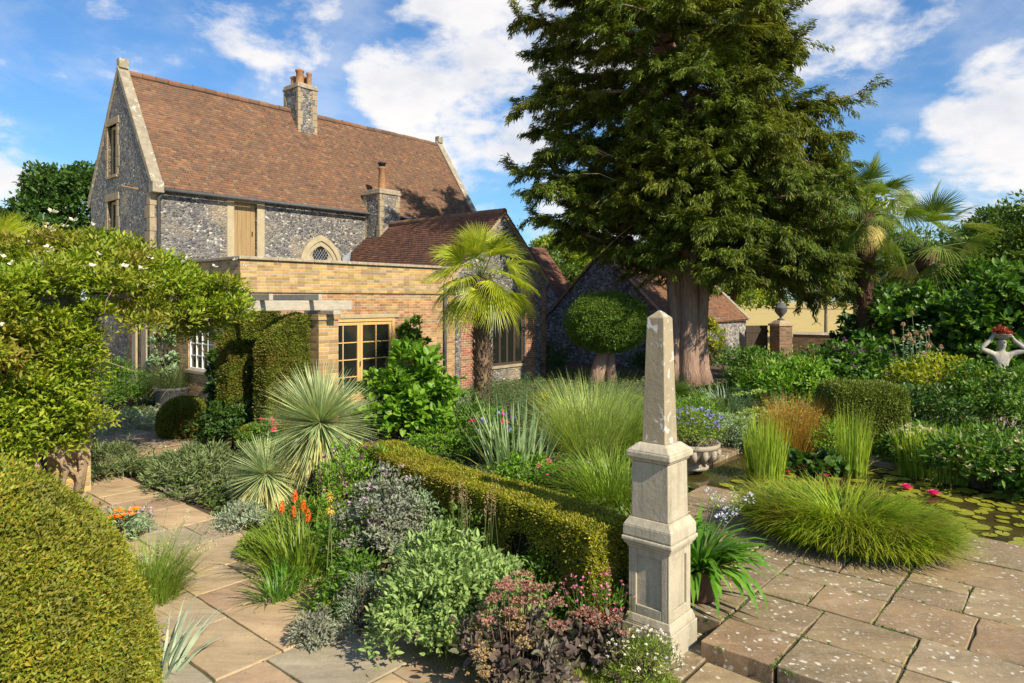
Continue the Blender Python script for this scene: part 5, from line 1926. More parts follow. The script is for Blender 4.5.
# ------------------------------------------------------------------ weeds in the joints, fallen leaves
rng = np.random.default_rng(71)
wf = FM(); lf_ = FM()
TJ = [q for q in JOINTS if q[1] > .11 and q[0][0] < 9.3]
for k in range(1500):
    (r4, zt) = JOINTS[rng.integers(len(JOINTS))] if k < 350 else TJ[rng.integers(len(TJ))]
    e_ = rng.integers(4); t_ = rng.uniform()
    u = (r4[0] + (r4[1] - r4[0]) * t_) if e_ < 2 else r4[e_ - 2]; v = r4[2 + e_] if e_ < 2 else (r4[2] + (r4[3] - r4[2]) * t_)
    n_ = rng.integers(4, 22); q = W(u, v, zt - .01) + rng.normal(size=(n_, 3)) * np.array([.018, .018, 0])
    d = rng.normal(size=(n_, 3)); d[:, 2] = np.abs(d[:, 2]) * .7
    wf.leaves(q, d, np.array([0, 0, 1.0]) + rng.normal(size=(n_, 3)) * .4, rng.uniform(.010, .035, n_), rng.uniform(.005, .013, n_), 0)
stuff(tag(wf.build('joint_weeds', M['lf_mid']), 'moss and tiny weeds growing in the paving joints', 'weeds'))
P = np.concatenate([scatter_uv(rng, 260, 1.9, 4.1, -12.5, -2.5), scatter_uv(rng, 200, 5.1, 9.2, -2.4, 4)])
P[:, 2] = np.where((P @ DU) > 4.6, .128, .008)
d = rng.normal(size=P.shape); d[:, 2] = np.abs(d[:, 2]) * .15
lf_.leaves(P, d, np.array([0, 0, 1.0]) + rng.normal(size=P.shape) * .25, rng.uniform(.012, .035, len(P)), rng.uniform(.006, .016, len(P)), 0)
stuff(tag(lf_.build('fallen_leaves', M['lf_palmdry']), 'small dry leaves and bits lying on the paving', 'leaf litter'))
# ------------------------------------------------------------------ climbing rose over the pergola
def climber():
    rng = np.random.default_rng(401)
    r = empty('climbing_rose', W(3.0, -11.5), 'rampant pale flowered climbing rose smothering the timber pergola', 'climbing plant', rz=ROT)
    # local x along u, y away from us
    C = []
    for k in range(300):
        x = rng.uniform(-3.2, 2.55); y = rng.uniform(-1.0, 1.7)
        top = 3.22 + .32 * math.sin(x * 1.3 + 1) + .22 * math.sin(y * 2.2 + x) - max(0, x - 1.6) * .30
        C.append((x, y, top - abs(rng.normal(0, .26))))
    for k in range(80):        # trailing front edge
        x = rng.uniform(-3.2, 2.5); C.append((x, rng.uniform(-1.35, -.6), rng.uniform(2.35, 3.1) - (0.5 if x < 0 else 0) * rng.uniform(0, 1)))
    for k in range(90):        # foliage tumbling in front of the near pillar
        C.append((rng.uniform(-1.3, .42), rng.uniform(-.75, -.30), rng.uniform(.75, 2.3)))
    for k in range(330):       # the mass falling down the near pillar and beyond it to the left
        x = rng.uniform(-3.4, .45); t = rng.uniform(0, 1)
        C.append((x, rng.uniform(-.85, .6), .45 + 2.6 * t + (.0 if x < -.45 else .55 * (1 - t))))
    C = np.array(C)
    fm = FM()
    clumps(fm, rng, C, rng.uniform(.20, .38, len(C)), 190, .085, .034, 0, np.array([0, 1, 1.2]), .6, .7, .75)
    sp = []                    # free arching shoots
    for k in range(120):
        c = C[rng.integers(len(C))]; az = rng.uniform(0, 6.28)
        d = np.array([math.cos(az) * .7, math.sin(az) * .7 - .2, rng.uniform(.1, 1.0)])
        sp.append((c, c + nrm(d) * rng.uniform(.4, .8)))
    A, B = np.array([s[0] for s in sp]), np.array([s[1] for s in sp])
    for t in np.linspace(.25, 1, 9):
        Q = A + (B - A) * t; n = len(Q)
        for _ in range(3):
            dd = rng.normal(size=(n, 3)); dd[:, 2] *= .4
            fm.leaves(Q, dd, np.array([0, 0, 1.0]) + rng.normal(size=(n, 3)) * .4, rng.uniform(.06, .1, n), .036, 0)
    fm.build('foliage', M['lf_rose'], r)
    st = MB()
    for (x0, y0, x1, y1) in ((-.28, -.3, -.1, -.3), (.30, -.28, .12, -.26), (.38, -.2, .25, -.3), (.05, -.32, .2, -.3)):
        pts = [(x0, y0, -.03)]
        for k in range(1, 8):
            f = k / 7
            pts.append((x0 + (x1 - x0) * f + .12 * math.sin(f * 9 + x0 * 20), y0 + (y1 - y0) * f - .05 * math.sin(f * 7), 2.7 * f))
        st.tube(pts, [.050 - .003 * k for k in range(8)], 7)
    st.tube([(-.35, -.32, .75), (0, -.36, .62), (.3, -.34, .3), (.36, -.3, .02)], .028, 6)
    st.tube([(-.3, -.33, 1.2), (.05, -.37, .95), (.34, -.33, .85)], .022, 6)
    st.build('stem', M['bark_vine'], r, smooth=True)
    s2 = FM()
    k = 120; c = C[rng.integers(0, len(C), k)]
    s2.sticks(c, c + rng.normal(size=(k, 3)) * np.array([.5, .3, .4]), .012, .005, rng.normal(size=(k, 3)) * .1)
    s2.build('shoot', M['bark_vine'], r)
    k = 100; c = C[rng.integers(0, 370, k)]
    scatter_heads('blossom', M['fl_white'], r, rng, c + np.array([0, -.12, .28]) + rng.normal(size=(k, 3)) * .10, .085, 7)
    o = FM(); k = 60; c = C[rng.integers(0, len(C), k)]
    clumps(o, rng, c[:26], .24, 40, .09, .035, 0, np.array([0, 1, 1.2]), .5, .7)
    o.build('young_shoot', M['lf_bronze'], r)


climber()


# ------------------------------------------------------------------ plants with flowers on tall stems
def spikes(root, part, rng, P, hgt, head_l, head_r, fmat, n=60, lean=.12, smat='greenstem', sr=.006, each=False, petal=(.035, .014)):
    """bare stems from P carrying club-shaped flower heads; each=True gives every head an object of its own"""
    P = np.asarray(P, float); k = len(P)
    T = P + np.stack([rng.normal(0, lean, k), rng.normal(0, lean, k), np.ones(k) * hgt * rng.uniform(.8, 1.08, k)], 1)
    sm = FM(); sm.sticks(P, T, sr, sr * .7); sm.build('flower_stem', M[smat], root)
    f = FM()
    for q in T:
        t = rng.uniform(0, 1, n); az = rng.uniform(0, 6.28, n)
        rr = head_r * np.sin(np.pi * np.clip(t * .85 + .12, 0, 1))
        O = np.stack([np.cos(az), np.sin(az), np.zeros(n)], 1)
        f.leaves(q + O * (rr * .3)[:, None] + np.stack([0 * t, 0 * t, (t - .35) * head_l], 1), O + np.array([0, 0, -.35]), O * .3 + np.array([0, 0, 1.0]), petal[0] * (rr / head_r + .25), petal[1], 0)
        if each:
            f.build(part, M[fmat], root); f = FM()
    if not each:
        f.build(part, M[fmat], root)
    return T


def broad(root, rng, P, az, L, w, mat, part='foliage', t0=.7, t1=1.7, fm=None):
    f = fm or FM()
    f.blades(P, az, L, w, t0, t1, 4, rng, prof=[.35, .95, .9, .5, .04])
    if fm is None:
        f.build(part, M[mat], root)


def base(px, py, z=-.03):
    p = GP(px, py); p[2] = z
    return p


# ---- front border, between the path and the low hedge
bush('phlomis_shrub', 'pale grey green felted shrub spilling onto the path, widest plant of the front border', 'shrub', base(452, 648), .68, .98, M['lf_phlomis'], 170, 64, .056, .022, 1, ry=.55, seed=501, up=.7, out=.5, zc=.35)
rp = bush('purple_sedum', 'dark purple leaved sedum with flat dusky red and tan flower heads', 'sedum', base(518, 692), .36, .52, M['lf_purple'], 40, 26, .085, .045, 1, seed=502, zc=.3)
rng = np.random.default_rng(503)
for part, mt, k in (('flower_head', 'fl_sedum_red', 15), ('brown_flower_head', 'fl_sedum_tan', 10)):
    for j in range(k):
        a = rng.uniform(0, 6.28); q = rng.uniform(.05, .42)
        low = part == 'brown_flower_head'
        top = np.array([q * math.cos(a) + (-.18 if low else .04), q * math.sin(a) - (.12 if low else -.08), (.40 if low else .62) + .22 * rng.uniform(0, 1) - .25 * q])
        f = FM(); nn = 26
        cc = np.stack([rng.normal(0, .035, nn), rng.normal(0, .035, nn), rng.normal(0, .010, nn)], 1) + top
        heads(f, rng, cc, .026, 8)
        f.build(part, M[mt], rp)
        s_ = FM(); s_.sticks(np.array([[top[0] * .4, top[1] * .4, 0]]), np.array([top]), .006, .005)
        s_.build('flower_stem', M['twig'], rp)
rp = bush('pink_gaura', 'airy plant with small pink flowers on red stems left of the obelisk', 'flowering plant', base(598, 640), .30, .48, M['lf_mid'], 36, 26, .055, .018, 0, seed=504, stem=M['fl_red'],
     flowers=[('blossom', M['fl_pink'], 60, .030, 6, .12)])
rp = bush('dark_sedum', 'low dusky sedum clump with brownish pink heads below the pink flowers', 'sedum', base(592, 662), .24, .34, M['lf_purple'], 26, 20, .07, .04, 1, seed=505, zc=.3)
rng = np.random.default_rng(506)
for j in range(9):
    a = rng.uniform(0, 6.28); q = rng.uniform(.02, .24); f = FM()
    heads(f, rng, np.array([q * math.cos(a), q * math.sin(a), .36 + rng.uniform(-.05, .06)]) + rng.normal(size=(18, 3)) * np.array([.028, .028, .012]), .026, 8)
    f.build('flower_head', M['fl_sedum_red'], rp)
bush('fleabane', 'low mat of tiny white daisies against the obelisk plinth', 'flowering plant', base(641, 676), .30, .30, M['lf_grass'], 44, 36, .035, .008, 0, seed=507, ry=.26,
     flowers=[('daisy', M['fl_white'], 95, .019, 8, .05, .0)])
bush('smoky_shrub', 'grey mauve fine leaved smoky shrub in front of the low hedge', 'shrub', base(384, 572), .52, 1.12, M['lf_mauve'], 90, 50, .045, .020, 0, seed=508, ry=.45, out=.5,
     flowers=[('seed_head', M['fl_mauve'], 40, .03, 5, .03)])
bush('filler_perennial', 'dull green leafy clump under the grey mauve shrub', 'plant', base(350, 610), .34, .50, M['lf_mid'], 40, 36, .05, .022, 0, seed=509)
bush('silver_twigs', 'wiry silver twigged plant poking onto the paving', 'plant', base(366, 630), .26, .48, M['lf_silver'], 40, 26, .05, .006, 0, seed=510, out=.9)
rp = grass('red_hot_poker', 'grassy clump with several glowing orange red pokers', 'flowering plant', base(300, 572), 420, .30, .66, .014, M['lf_grass'], 511, (0, .7), (.7, 1.7))
rng = np.random.default_rng(512)
spikes(rp, 'poker_flower', rng, np.array([(-.20, .0, 0), (-.08, .12, 0), (.12, -.05, 0), (.0, -.08, 0), (-.1, .3, 0)]), .68, .13, .026, 'fl_poker', 110, .03, each=True, petal=(.024, .010))
rp = grass('tall_poker', 'two tall bare stems with faded yellow tips over a strappy tuft', 'flowering plant', base(327, 614), 60, .12, .42, .020, M['lf_grass'], 513, (.2, .9), (.8, 1.6))
spikes(rp, 'faded_tip', rng, np.array([(-.03, 0, 0), (.05, .02, 0)]), 1.05, .09, .016, 'fl_yellowtip', 50, .04, each=True, sr=.008)
grass('daylily', 'fresh green arching strappy clump at the path edge, left of the tall faded stems', 'plant', base(277, 598), 130, .14, .42, .015, M['lf_strap'], 514, (.1, .7), (.8, 1.7))
bush('santolina', 'low silver cushion at the path edge in front of the small yucca', 'plant', base(245, 527), .40, .30, M['lf_silver'], 60, 40, .04, .012, 0, seed=515, ry=.34)
bush('catmint', 'loose green and mauve flowered plant right of the big yucca', 'flowering plant', base(352, 530), .48, 1.05, M['lf_bright'], 70, 40, .06, .022, 0, seed=516,
     flowers=[('blossom', M['fl_purpledark'], 36, .05, 6, .10)])
bush('green_filler', 'low grassy green plant at the foot of the big yucca', 'plant', base(312, 545), .40, .42, M['lf_grass'], 44, 36, .09, .012, 0, seed=517, out=.9)
bush('prostrate_juniper', 'spreading grey green juniper beside the left path', 'shrub', base(205, 482), .95, .52, M['lf_juniper'], 130, 56, .09, .018, 0, seed=518, ry=.8, out=1.0, up=.3)
bush('pink_heather', 'low pink tinged ground plant along the path by the juniper', 'plant', base(188, 497), .45, .16, M['lf_juniper'], 40, 30, .04, .012, 0, seed=519, flowers=[('blossom', M['fl_mauve'], 50, .03, 5, .02)])
# spent stems on the phlomis
rp = empty('pink_spires', base(498, 600), 'thin spires of faded pink flowers rising behind the pale shrub', 'flowering plant')
rng = np.random.default_rng(520)
q = np.stack([rng.uniform(-.45, .22, 26), rng.uniform(-.2, .25, 26), np.zeros(26)], 1)
spikes(rp, 'flower_spike', rng, q, .98, .20, .011, 'fl_tan', 30, .07, petal=(.014, .007), sr=.003, each=True)

# ---- more of the front border, growing into one another
for (px, py, rx, h, mt, lb_, sd, L_, w_) in (
        (262, 556, .26, .30, 'lf_grass', 'small green clump at the path edge left of the red pokers', 551, .06, .02),
        (345, 572, .34, .62, 'lf_mid', 'green leafy perennial between the pokers and the smoky shrub', 552, .06, .026),
        (420, 560, .38, .85, 'lf_silvergreen', 'grey green sprays between the smoky shrub and the pale shrub', 553, .05, .018),
        (470, 585, .40, .72, 'lf_mid', 'dark leaved perennial against the shaded flank of the low hedge', 554, .05, .022),
        (545, 615, .34, .60, 'lf_mid', 'green foliage between the purple sedum and the hedge', 555, .055, .02),
        (318, 640, .20, .22, 'lf_mauve', 'small greyish tuft on the paving edge below the tall stems', 556, .035, .014),
        (400, 520, .42, .95, 'lf_bright', 'light green growth at the far end of the low hedge', 557, .06, .025)):
    bush('border_perennial', lb_, 'plant', base(px, py), rx, h, M[mt], 44, 40, L_, w_, 0, seed=sd, rough=.3, out=.75)
# ---- left of the path
rp = bush('marigold', 'bright orange flowers with silvery leaves beside the yew dome', 'flowering plant', base(118, 540), .30, .34, M['lf_silvergreen'], 44, 30, .075, .018, 0, seed=531)
rng = np.random.default_rng(532)
for j in range(10):
    f = FM(); q = np.array([rng.uniform(-.08, .22), rng.uniform(-.28, .06), .35 + rng.uniform(-.05, .07)])
    f.leaves(np.repeat(q[None], 18, 0), np.stack([np.cos(np.arange(18) * .7), np.sin(np.arange(18) * .7) - .3, np.full(18, .25)], 1), np.array([0, -.5, 1.0]) + rng.normal(size=(18, 3)) * .1, .075, .034, 0)
    f.build('flower', M['fl_orange'], rp)
bush('mauve_aster', 'small mauve flowers just behind the orange ones', 'flowering plant', base(134, 532), .22, .30, M['lf_silvergreen'], 30, 24, .05, .014, 0, seed=533, flowers=[('blossom', M['fl_mauve'], 26, .04, 7, .04)])
rp = grass('fountain_grass', 'soft green fountain grass with pale fluffy seed heads at the path edge', 'grass', base(148, 600), 1100, .24, .62, .006, M['lf_grass'], 534, (0, .6), (.5, 1.4))
rng = np.random.default_rng(535)
a = rng.uniform(-1.2, 1.8, 26)
q = np.stack([np.cos(a) * .12, np.sin(a) * .12, np.full(26, .2)], 1); tt = np.stack([np.cos(a) * rng.uniform(.25, .6, 26), np.sin(a) * .4, rng.uniform(.45, .72, 26)], 1)
f = FM(); f.sticks(q, tt, .0025, .002); f.build('flower_stem', M['lf_grasslight'], rp)
f = FM()
for s_, e_ in zip(q, tt):
    dd = nrm(e_ - s_); t = rng.uniform(0, .10, 60)[:, None]
    f.leaves(e_ + dd * t, rng.normal(size=(60, 3)) + dd * 1.2, rng.normal(size=(60, 3)), .026, .004, 0)
f.build('seed_head', M['fl_cream'], rp)
grass('silver_astelia', 'silvery strap leaved tuft on the bottom edge by the yew dome', 'plant', base(160, 676), 26, .10, .62, .032, M['lf_silver'], 536, (.3, 1.0), (.5, 1.1), prof=[.6, 1, .95, .6, .3, .03])
bush('round_shrub', 'rounded mid green shrub under the pergola before the house wall', 'shrub', base(123, 407), .85, 1.15, M['lf_mid'], 80, 70, .07, .03, 0, seed=537)
bush('cushion_planting', 'low silvery green cushions with mauve flowers by the left steps', 'plant', base(120, 432), 1.3, .42, M['lf_silvergreen'], 120, 50, .06, .018, 0, seed=538, ry=1.0, flowers=[('blossom', M['fl_mauve'], 90, .06, 6, .05)])
rp = empty('lead_planter', base(172, 408), 'grey tub of arching grass in front of the white sash window', 'planter')
MB().lathe([(.34, 0), (.36, .06), (.42, .5), (.45, .52), (.45, .58), (.38, .58), (.36, .45)], 24).build('tub', M['lead'], rp, smooth=True)
grass('tub_grass', 'tawny green arching grass growing in the grey tub', 'grass', base(172, 408, .45), 700, .30, .95, .010, M['lf_juniper'], 539, (0, .8), (.8, 1.9))
bush('wall_climber', 'glossy light green climber trained beside the white sash window', 'climbing plant', W(7.62, -18.85, .3), .36, 2.2, M['lf_silvergreen'], 46, 40, .11, .055, 1, seed=540, ry=.3)
bush('wall_climber', 'green climbing plant on the brick wall right of the sash window', 'climbing plant', W(7.45, -15.15, 0), .36, 2.5, M['lf_dark'], 70, 44, .11, .055, 1, seed=541, ry=.35)
bush('border_shrub', 'dark leafy shrub between the yew ball and the arched hedge', 'shrub', base(226, 446), .55, .9, M['lf_dark'], 50, 44, .08, .04, 1, seed=542)
bush('rose_bush', 'small rose bush with a red bloom in front of the arched hedge', 'rose', base(262, 462), .35, .75, M['lf_mid'], 40, 36, .065, .035, 1, seed=543, flowers=[('bloom', M['fl_red'], 4, .09, 14, .08)])
bush('dark_juniper', 'low dark spreading juniper at the foot of the near pergola pillar', 'shrub', base(108, 476), .55, .50, M['lf_juniper'], 60, 50, .08, .015, 0, seed=544, out=.9)
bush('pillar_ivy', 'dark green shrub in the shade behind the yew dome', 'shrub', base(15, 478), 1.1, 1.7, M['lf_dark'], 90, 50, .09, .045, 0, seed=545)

# ---- bed behind the low hedge
bush('mulberry_shrub', 'big fresh green heart leaved shrub in front of the brick wall', 'shrub', base(410, 444), .92, 1.72, M['lf_bright'], 110, 40, .15, .105, 1, seed=601, up=.7, out=.5, ry=.8, flat=.8, rough=.32)
bush('evergreen_climber', 'evergreen climber with coppery tips on the brick wall right of the french window', 'climbing plant', W(12.85, -14.98, 0) + np.array([0, 0, .9]), .45, 1.35, M['lf_mid'], 34, 34, .14, .06, 1, ry=.3, seed=602)
rp = grass('spiky_iris', 'upright clump of grey green sword leaves behind the low hedge', 'plant', base(516, 478), 110, .42, 1.25, .036, M['lf_iris'], 603, (.0, .6), (.0, .5), prof=[.7, 1, .9, .7, .4, .03])
bush('herb_clump', 'low bright green herb in front of the sword leaves', 'plant', base(530, 486), .50, .50, M['lf_bright'], 60, 46, .055, .028, 0, seed=604)
bush('hedge_back_planting', 'low green mound just behind the far end of the low hedge', 'plant', base(440, 455), .75, .42, M['lf_bright'], 70, 46, .06, .028, 0, seed=605)
rp = grass('silver_grass', 'tall pale striped fountain of grass behind the obelisk', 'grass', base(590, 466), 1700, .45, 1.55, .012, M['lf_grasslight'], 606, (0, .5), (.4, 1.6))
grass('arching_grass', 'mid green arching grass mound right behind the tall pale grass', 'grass', base(628, 462), 1100, .45, 1.35, .013, M['lf_grass'], 607, (0, .7), (.8, 1.8))
grass('arching_grass', 'lower arching green grass mound next to the end of the low hedge', 'grass', base(612, 508), 1000, .38, .95, .012, M['lf_grass'], 608, (0, .7), (.8, 1.8))


def spurge(label, loc, rad, h, n, seed, mat='lf_blue', cat='plant', ell=1.0):
    """many upright stems clothed in narrow leaves like bottle brushes"""
    rng = np.random.default_rng(seed)
    r = empty('spurge', loc, label, cat, 'spurge clumps')
    a = rng.uniform(0, 6.28, n); q = rad * np.sqrt(rng.uniform(0, 1, n))
    A = np.stack([q * np.cos(a), q * np.sin(a) * ell, 0 * q], 1)
    B = A * 1.25 + np.stack([rng.normal(0, .05, n), rng.normal(0, .05, n), h * rng.uniform(.6, 1.05, n) * (1 - .3 * (q / rad) ** 2)], 1)
    s_ = FM(); s_.sticks(A, B, .008, .005); s_.build('stem', M['greenstem'], r)
    f = FM(); m_ = 60
    idx = np.repeat(np.arange(n), m_); t = rng.uniform(.25, 1.02, len(idx))
    az = rng.uniform(0, 6.28, len(idx)); O = np.stack([np.cos(az), np.sin(az), .25 + 0 * az], 1)
    f.leaves(A[idx] + (B - A)[idx] * t[:, None], O, np.array([0, 0, 1.0]) - O * .2, .085 * rng.uniform(.7, 1.2, len(idx)), .016, 0)
    f.build('foliage', M[mat], r)


spurge('dark blue green spurge in the shade right of the sunlit palm', base(527, 422), 1.15, 1.15, 90, 610)
spurge('blue green spurge behind the striped grass below the clipped tree', base(618, 418), .9, 1.05, 60, 611)
spurge('tall blue spurge behind the lime flower heads near the pond', base(768, 432), .75, 1.05, 60, 612)
bush('rose_bush', 'rose bush with pink blooms at the palm trunk', 'rose', base(430, 432), .55, 1.35, M['lf_mid'], 44, 34, .07, .04, 1, seed=613, flowers=[('bloom', M['fl_magenta'], 9, .11, 14, .10, .3)])
bush('rose_bush', 'low rose bush with one pink bloom behind the sword leaves', 'rose', base(492, 462), .45, .85, M['lf_mid'], 44, 34, .07, .04, 1, seed=614, flowers=[('bloom', M['fl_magenta'], 4, .09, 14, .08, .3), ('blue_flower', M['fl_blue'], 7, .08, 10, .14, .3)])
bush('grey_lavender', 'wispy grey lavender between the heart leaved shrub and the palm', 'plant', base(452, 436), .5, .95, M['lf_silvergreen'], 50, 40, .08, .010, 0, seed=615, out=.9)
bush('ruby_flowers', 'green clump with a few ruby flowers behind the low hedge', 'flowering plant', base(560, 492), .40, .42, M['lf_mid'], 44, 34, .055, .026, 0, seed=616, flowers=[('blossom', M['fl_magenta'], 8, .05, 8, .10)])
bush('pinkish_flowers', 'low pale pink flowering plant behind the shaded part of the hedge', 'flowering plant', base(590, 490), .40, .35, M['lf_mid'], 44, 34, .05, .02, 0, seed=617, flowers=[('blossom', M['fl_mauve'], 24, .045, 7, .06)])
bush('spindle_shrub', 'mixed bronze and green low shrub beside the small golden ball', 'shrub', base(572, 432), .55, .70, M['lf_mauve'], 50, 40, .06, .024, 0, seed=618)
bush('leafy_perennial', 'leafy green perennial between the palm and the dark spurge', 'plant', base(478, 440), .7, .75, M['lf_mid'], 60, 40, .07, .035, 0, seed=619)


# clipped tree in front of the barn
tp = empty('clipped_tree', gnd(607, 22.5), 'flattened round clipped yew on a stout bare trunk in front of the barn gable', 'topiary tree')
m = MB()
m.tube([(-.42, 0, -.1), (-.30, 0, .5), (-.12, 0, 1.1), (0, 0, 1.6)], [.30, .24, .20, .14], 10)
m.tube([(.15, .1, -.1), (.12, .1, .6), (.15, .05, 1.5)], [.24, .18, .12], 10)
m.build('trunk', M['bark_yew'], tp, smooth=True)
clipped('crown', None, None, None, s_ell(1.36, 1.2, .98, 2.12, 2.15, -.98), ell_mb(1.24, 1.08, .86, 2.12, 2.15), 80000, .070, .024, M['lf_topiary'], 621, parent=tp, jit=.06, fuzz=.8)

# ---- between the obelisk and the pond
bush('lime_shrub', 'fresh green feathery shrub right of the obelisk shaft', 'shrub', base(693, 440), .70, .95, M['lf_bright'], 80, 46, .075, .022, 0, seed=631)
grass('silver_grasses', 'wide low mound of silver blue strap leaves under the yew', 'plant', base(728, 424), 1100, .95, .95, .022, M['lf_silvergreen'], 632, (0, .8), (.7, 1.7), ell=.7)
bush('blue_rue', 'blue green rue mound close behind the stone flower pot', 'plant', base(682, 452), .55, .62, M['lf_blue'], 60, 44, .05, .022, 0, seed=633)
bush('artemisia', 'grey green fine leaved mound beside the pond walk', 'plant', base(735, 452), .52, .72, M['lf_silvergreen'], 80, 44, .055, .016, 0, seed=634)
rp = bush('lime_sedum', 'sedum with domed lime green flower heads behind the bronze grass', 'sedum', base(766, 448), .75, .62, M['lf_sedum'], 40, 30, .08, .045, 1, seed=635, zc=.3)
rng = np.random.default_rng(636)
for j in range(38):
    a = rng.uniform(0, 6.28); q = .8 * math.sqrt(rng.uniform(0, 1)); f = FM()
    hz = .55 + .22 * (1 - q) + (.35 if j % 9 == 0 else 0)
    heads(f, rng, np.array([q * math.cos(a), q * math.sin(a) * .8, hz]) + rng.normal(size=(14, 3)) * np.array([.05, .05, .018]), .045, 7)
    f.build('flower_head', M['lf_sedum'], rp)
rp = grass('bronze_grass', 'airy bronze orange grass at the back of the pond', 'grass', base(795, 458), 900, .32, 1.15, .008, M['lf_bronze'], 637, (0, .6), (.2, 1.0))
rng = np.random.default_rng(638)
f = FM(); k = 1400; d = rdir(rng, k); d[:, 2] = np.abs(d[:, 2])
f.leaves(np.array([0, 0, .55]) + d * np.array([.62, .5, .55]) * rng.uniform(.5, 1, k)[:, None], d + rng.normal(size=(k, 3)) * .5, rng.normal(size=(k, 3)), .05, .014, 0)
f.build('seed_head', M['lf_bronze'], rp)
bush('pond_side_shrub', 'pale green shrub between the bronze grass and the square hedge', 'shrub', base(826, 460), .35, .75, M['lf_bright'], 40, 36, .06, .03, 0, seed=639)
for (px, py, n, rad, L, lb_, sd) in ((765, 480, 420, .28, .95, 'upright bright green rush at the left end of the pond', 641), (853, 476, 200, .22, 1.05, 'thin upright green rush in front of the square hedge', 642)):
    p_ = GP(px, py, .03)
    grass('pond_rush', lb_, 'rush', p_, n, rad, L, .012, M['lf_rush'], sd, (0, .18), (-.05, .25), group='rushes in the pond')

# pot with blue flowers
pt = GP(693, 468, .12)
po = empty('stone_pot', pt, 'shallow carved stone pot beside the pond walk behind the obelisk', 'flower pot')
m = MB().lathe([(.24, 0), (.25, .05), (.21, .08), (.27, .14), (.36, .24), (.40, .34), (.42, .35), (.43, .41), (.38, .42), (.35, .34)], 28)
for k in range(14):
    t = 2 * math.pi * k / 14
    m.tube([(.30 * math.cos(t), .30 * math.sin(t), .14), (.385 * math.cos(t), .385 * math.sin(t), .24), (.405 * math.cos(t), .405 * math.sin(t), .335)], [.035, .055, .04], 6)
m.build('bowl', M['stone_pot'], po, smooth=True)
bush('potted_flowers', 'blue and purple flowers spilling from the carved stone pot', 'flowering plant', pt + np.array([0, 0, .34]), .50, .55, M['lf_grass'], 70, 40, .045, .014, 0, seed=643,
     flowers=[('blossom', M['fl_blue'], 80, .05, 6, .07), ('dark_leaf', M['lf_purple'], 24, .07, 6, .0, -.2)])

# the agapanthus in its pot at the corner of the terrace
ap = GP(700, 598, .12)
po = empty('terracotta_pot', ap, 'dark terracotta pot with the blue lily on the terrace by the obelisk', 'flower pot')
MB().lathe([(.13, 0), (.15, .03), (.19, .25), (.215, .27), (.22, .33), (.18, .33), (.17, .26)], 28).build('pot', M['terracotta_dark'], po, smooth=True)
rp = grass('blue_lily', 'agapanthus with glossy strap leaves and pale blue flowers in the dark pot', 'flowering plant', ap + np.array([0, 0, .27]), 230, .19, .60, .056, M['lf_strap'], 644, (.1, 1.0), (1.5, 2.5), prof=[.55, 1, 1, .85, .55, .05])
rng = np.random.default_rng(645)
for j in range(9):
    a = rng.uniform(-1.2, 2.2); q = rng.uniform(.1, .42)
    tp_ = np.array([q * math.cos(a) + .08, q * math.sin(a), rng.uniform(.42, .66)])
    s_ = FM(); s_.sticks(np.array([[0, 0, 0]]), np.array([tp_]), .005, .004, np.array([[0, 0, .06]])); s_.build('flower_stem', M['greenstem'], rp)
    f = FM(); k = 26; d = rdir(rng, k); f.leaves(np.repeat(tp_[None], k, 0) + d * .035, d, rng.normal(size=(k, 3)), .032, .012, 0)
    f.build('flower_head', M['fl_paleblue'] if j % 3 else M['lf_sedum'], rp)

# the big grassy mound hanging over the pond edge
lp = GP(845, 543, .10)
rp = empty('lily_turf_mound', lp, 'big glossy yellow green grassy mound sprawling over the pond edge', 'grass', None, -R(41))
rng = np.random.default_rng(646)
n = 8000
a = rng.uniform(0, 6.28, n); q = np.sqrt(rng.uniform(0, 1, n))
P = np.stack([q * np.cos(a) * .86, q * np.sin(a) * .50, .02 + .0 * q], 1)
az = np.arctan2(P[:, 1] * 1.6, P[:, 0]) + rng.normal(0, .5, n)
fm = FM(); fm.blades(P, az, rng.uniform(.52, .96, n) * (1.05 - .3 * q), .0165 * rng.uniform(.7, 1.2, n), rng.uniform(0, .75, n) * (.3 + .7 * q), rng.uniform(1.2, 2.3, n), 6, rng)
fm.build('foliage', M['lf_liriope'], rp)

# waterlilies
rng = np.random.default_rng(650)


def pad_mesh(seed):
    r_ = np.random.default_rng(seed); k = 18
    vs = [(0, 0, 0)] + [(math.cos(.18 + 5.92 * i / (k - 1)) * (1 + r_.normal(0, .03)), math.sin(.18 + 5.92 * i / (k - 1)) * (1 + r_.normal(0, .03)), .04 + .06 * max(0, r_.normal(0, .5))) for i in range(k)]
    vs = [(x, y, z if i else .02) for i, (x, y, z) in enumerate(vs)]
    return MB().add(vs, [(0, i, i + 1) for i in range(1, k)])


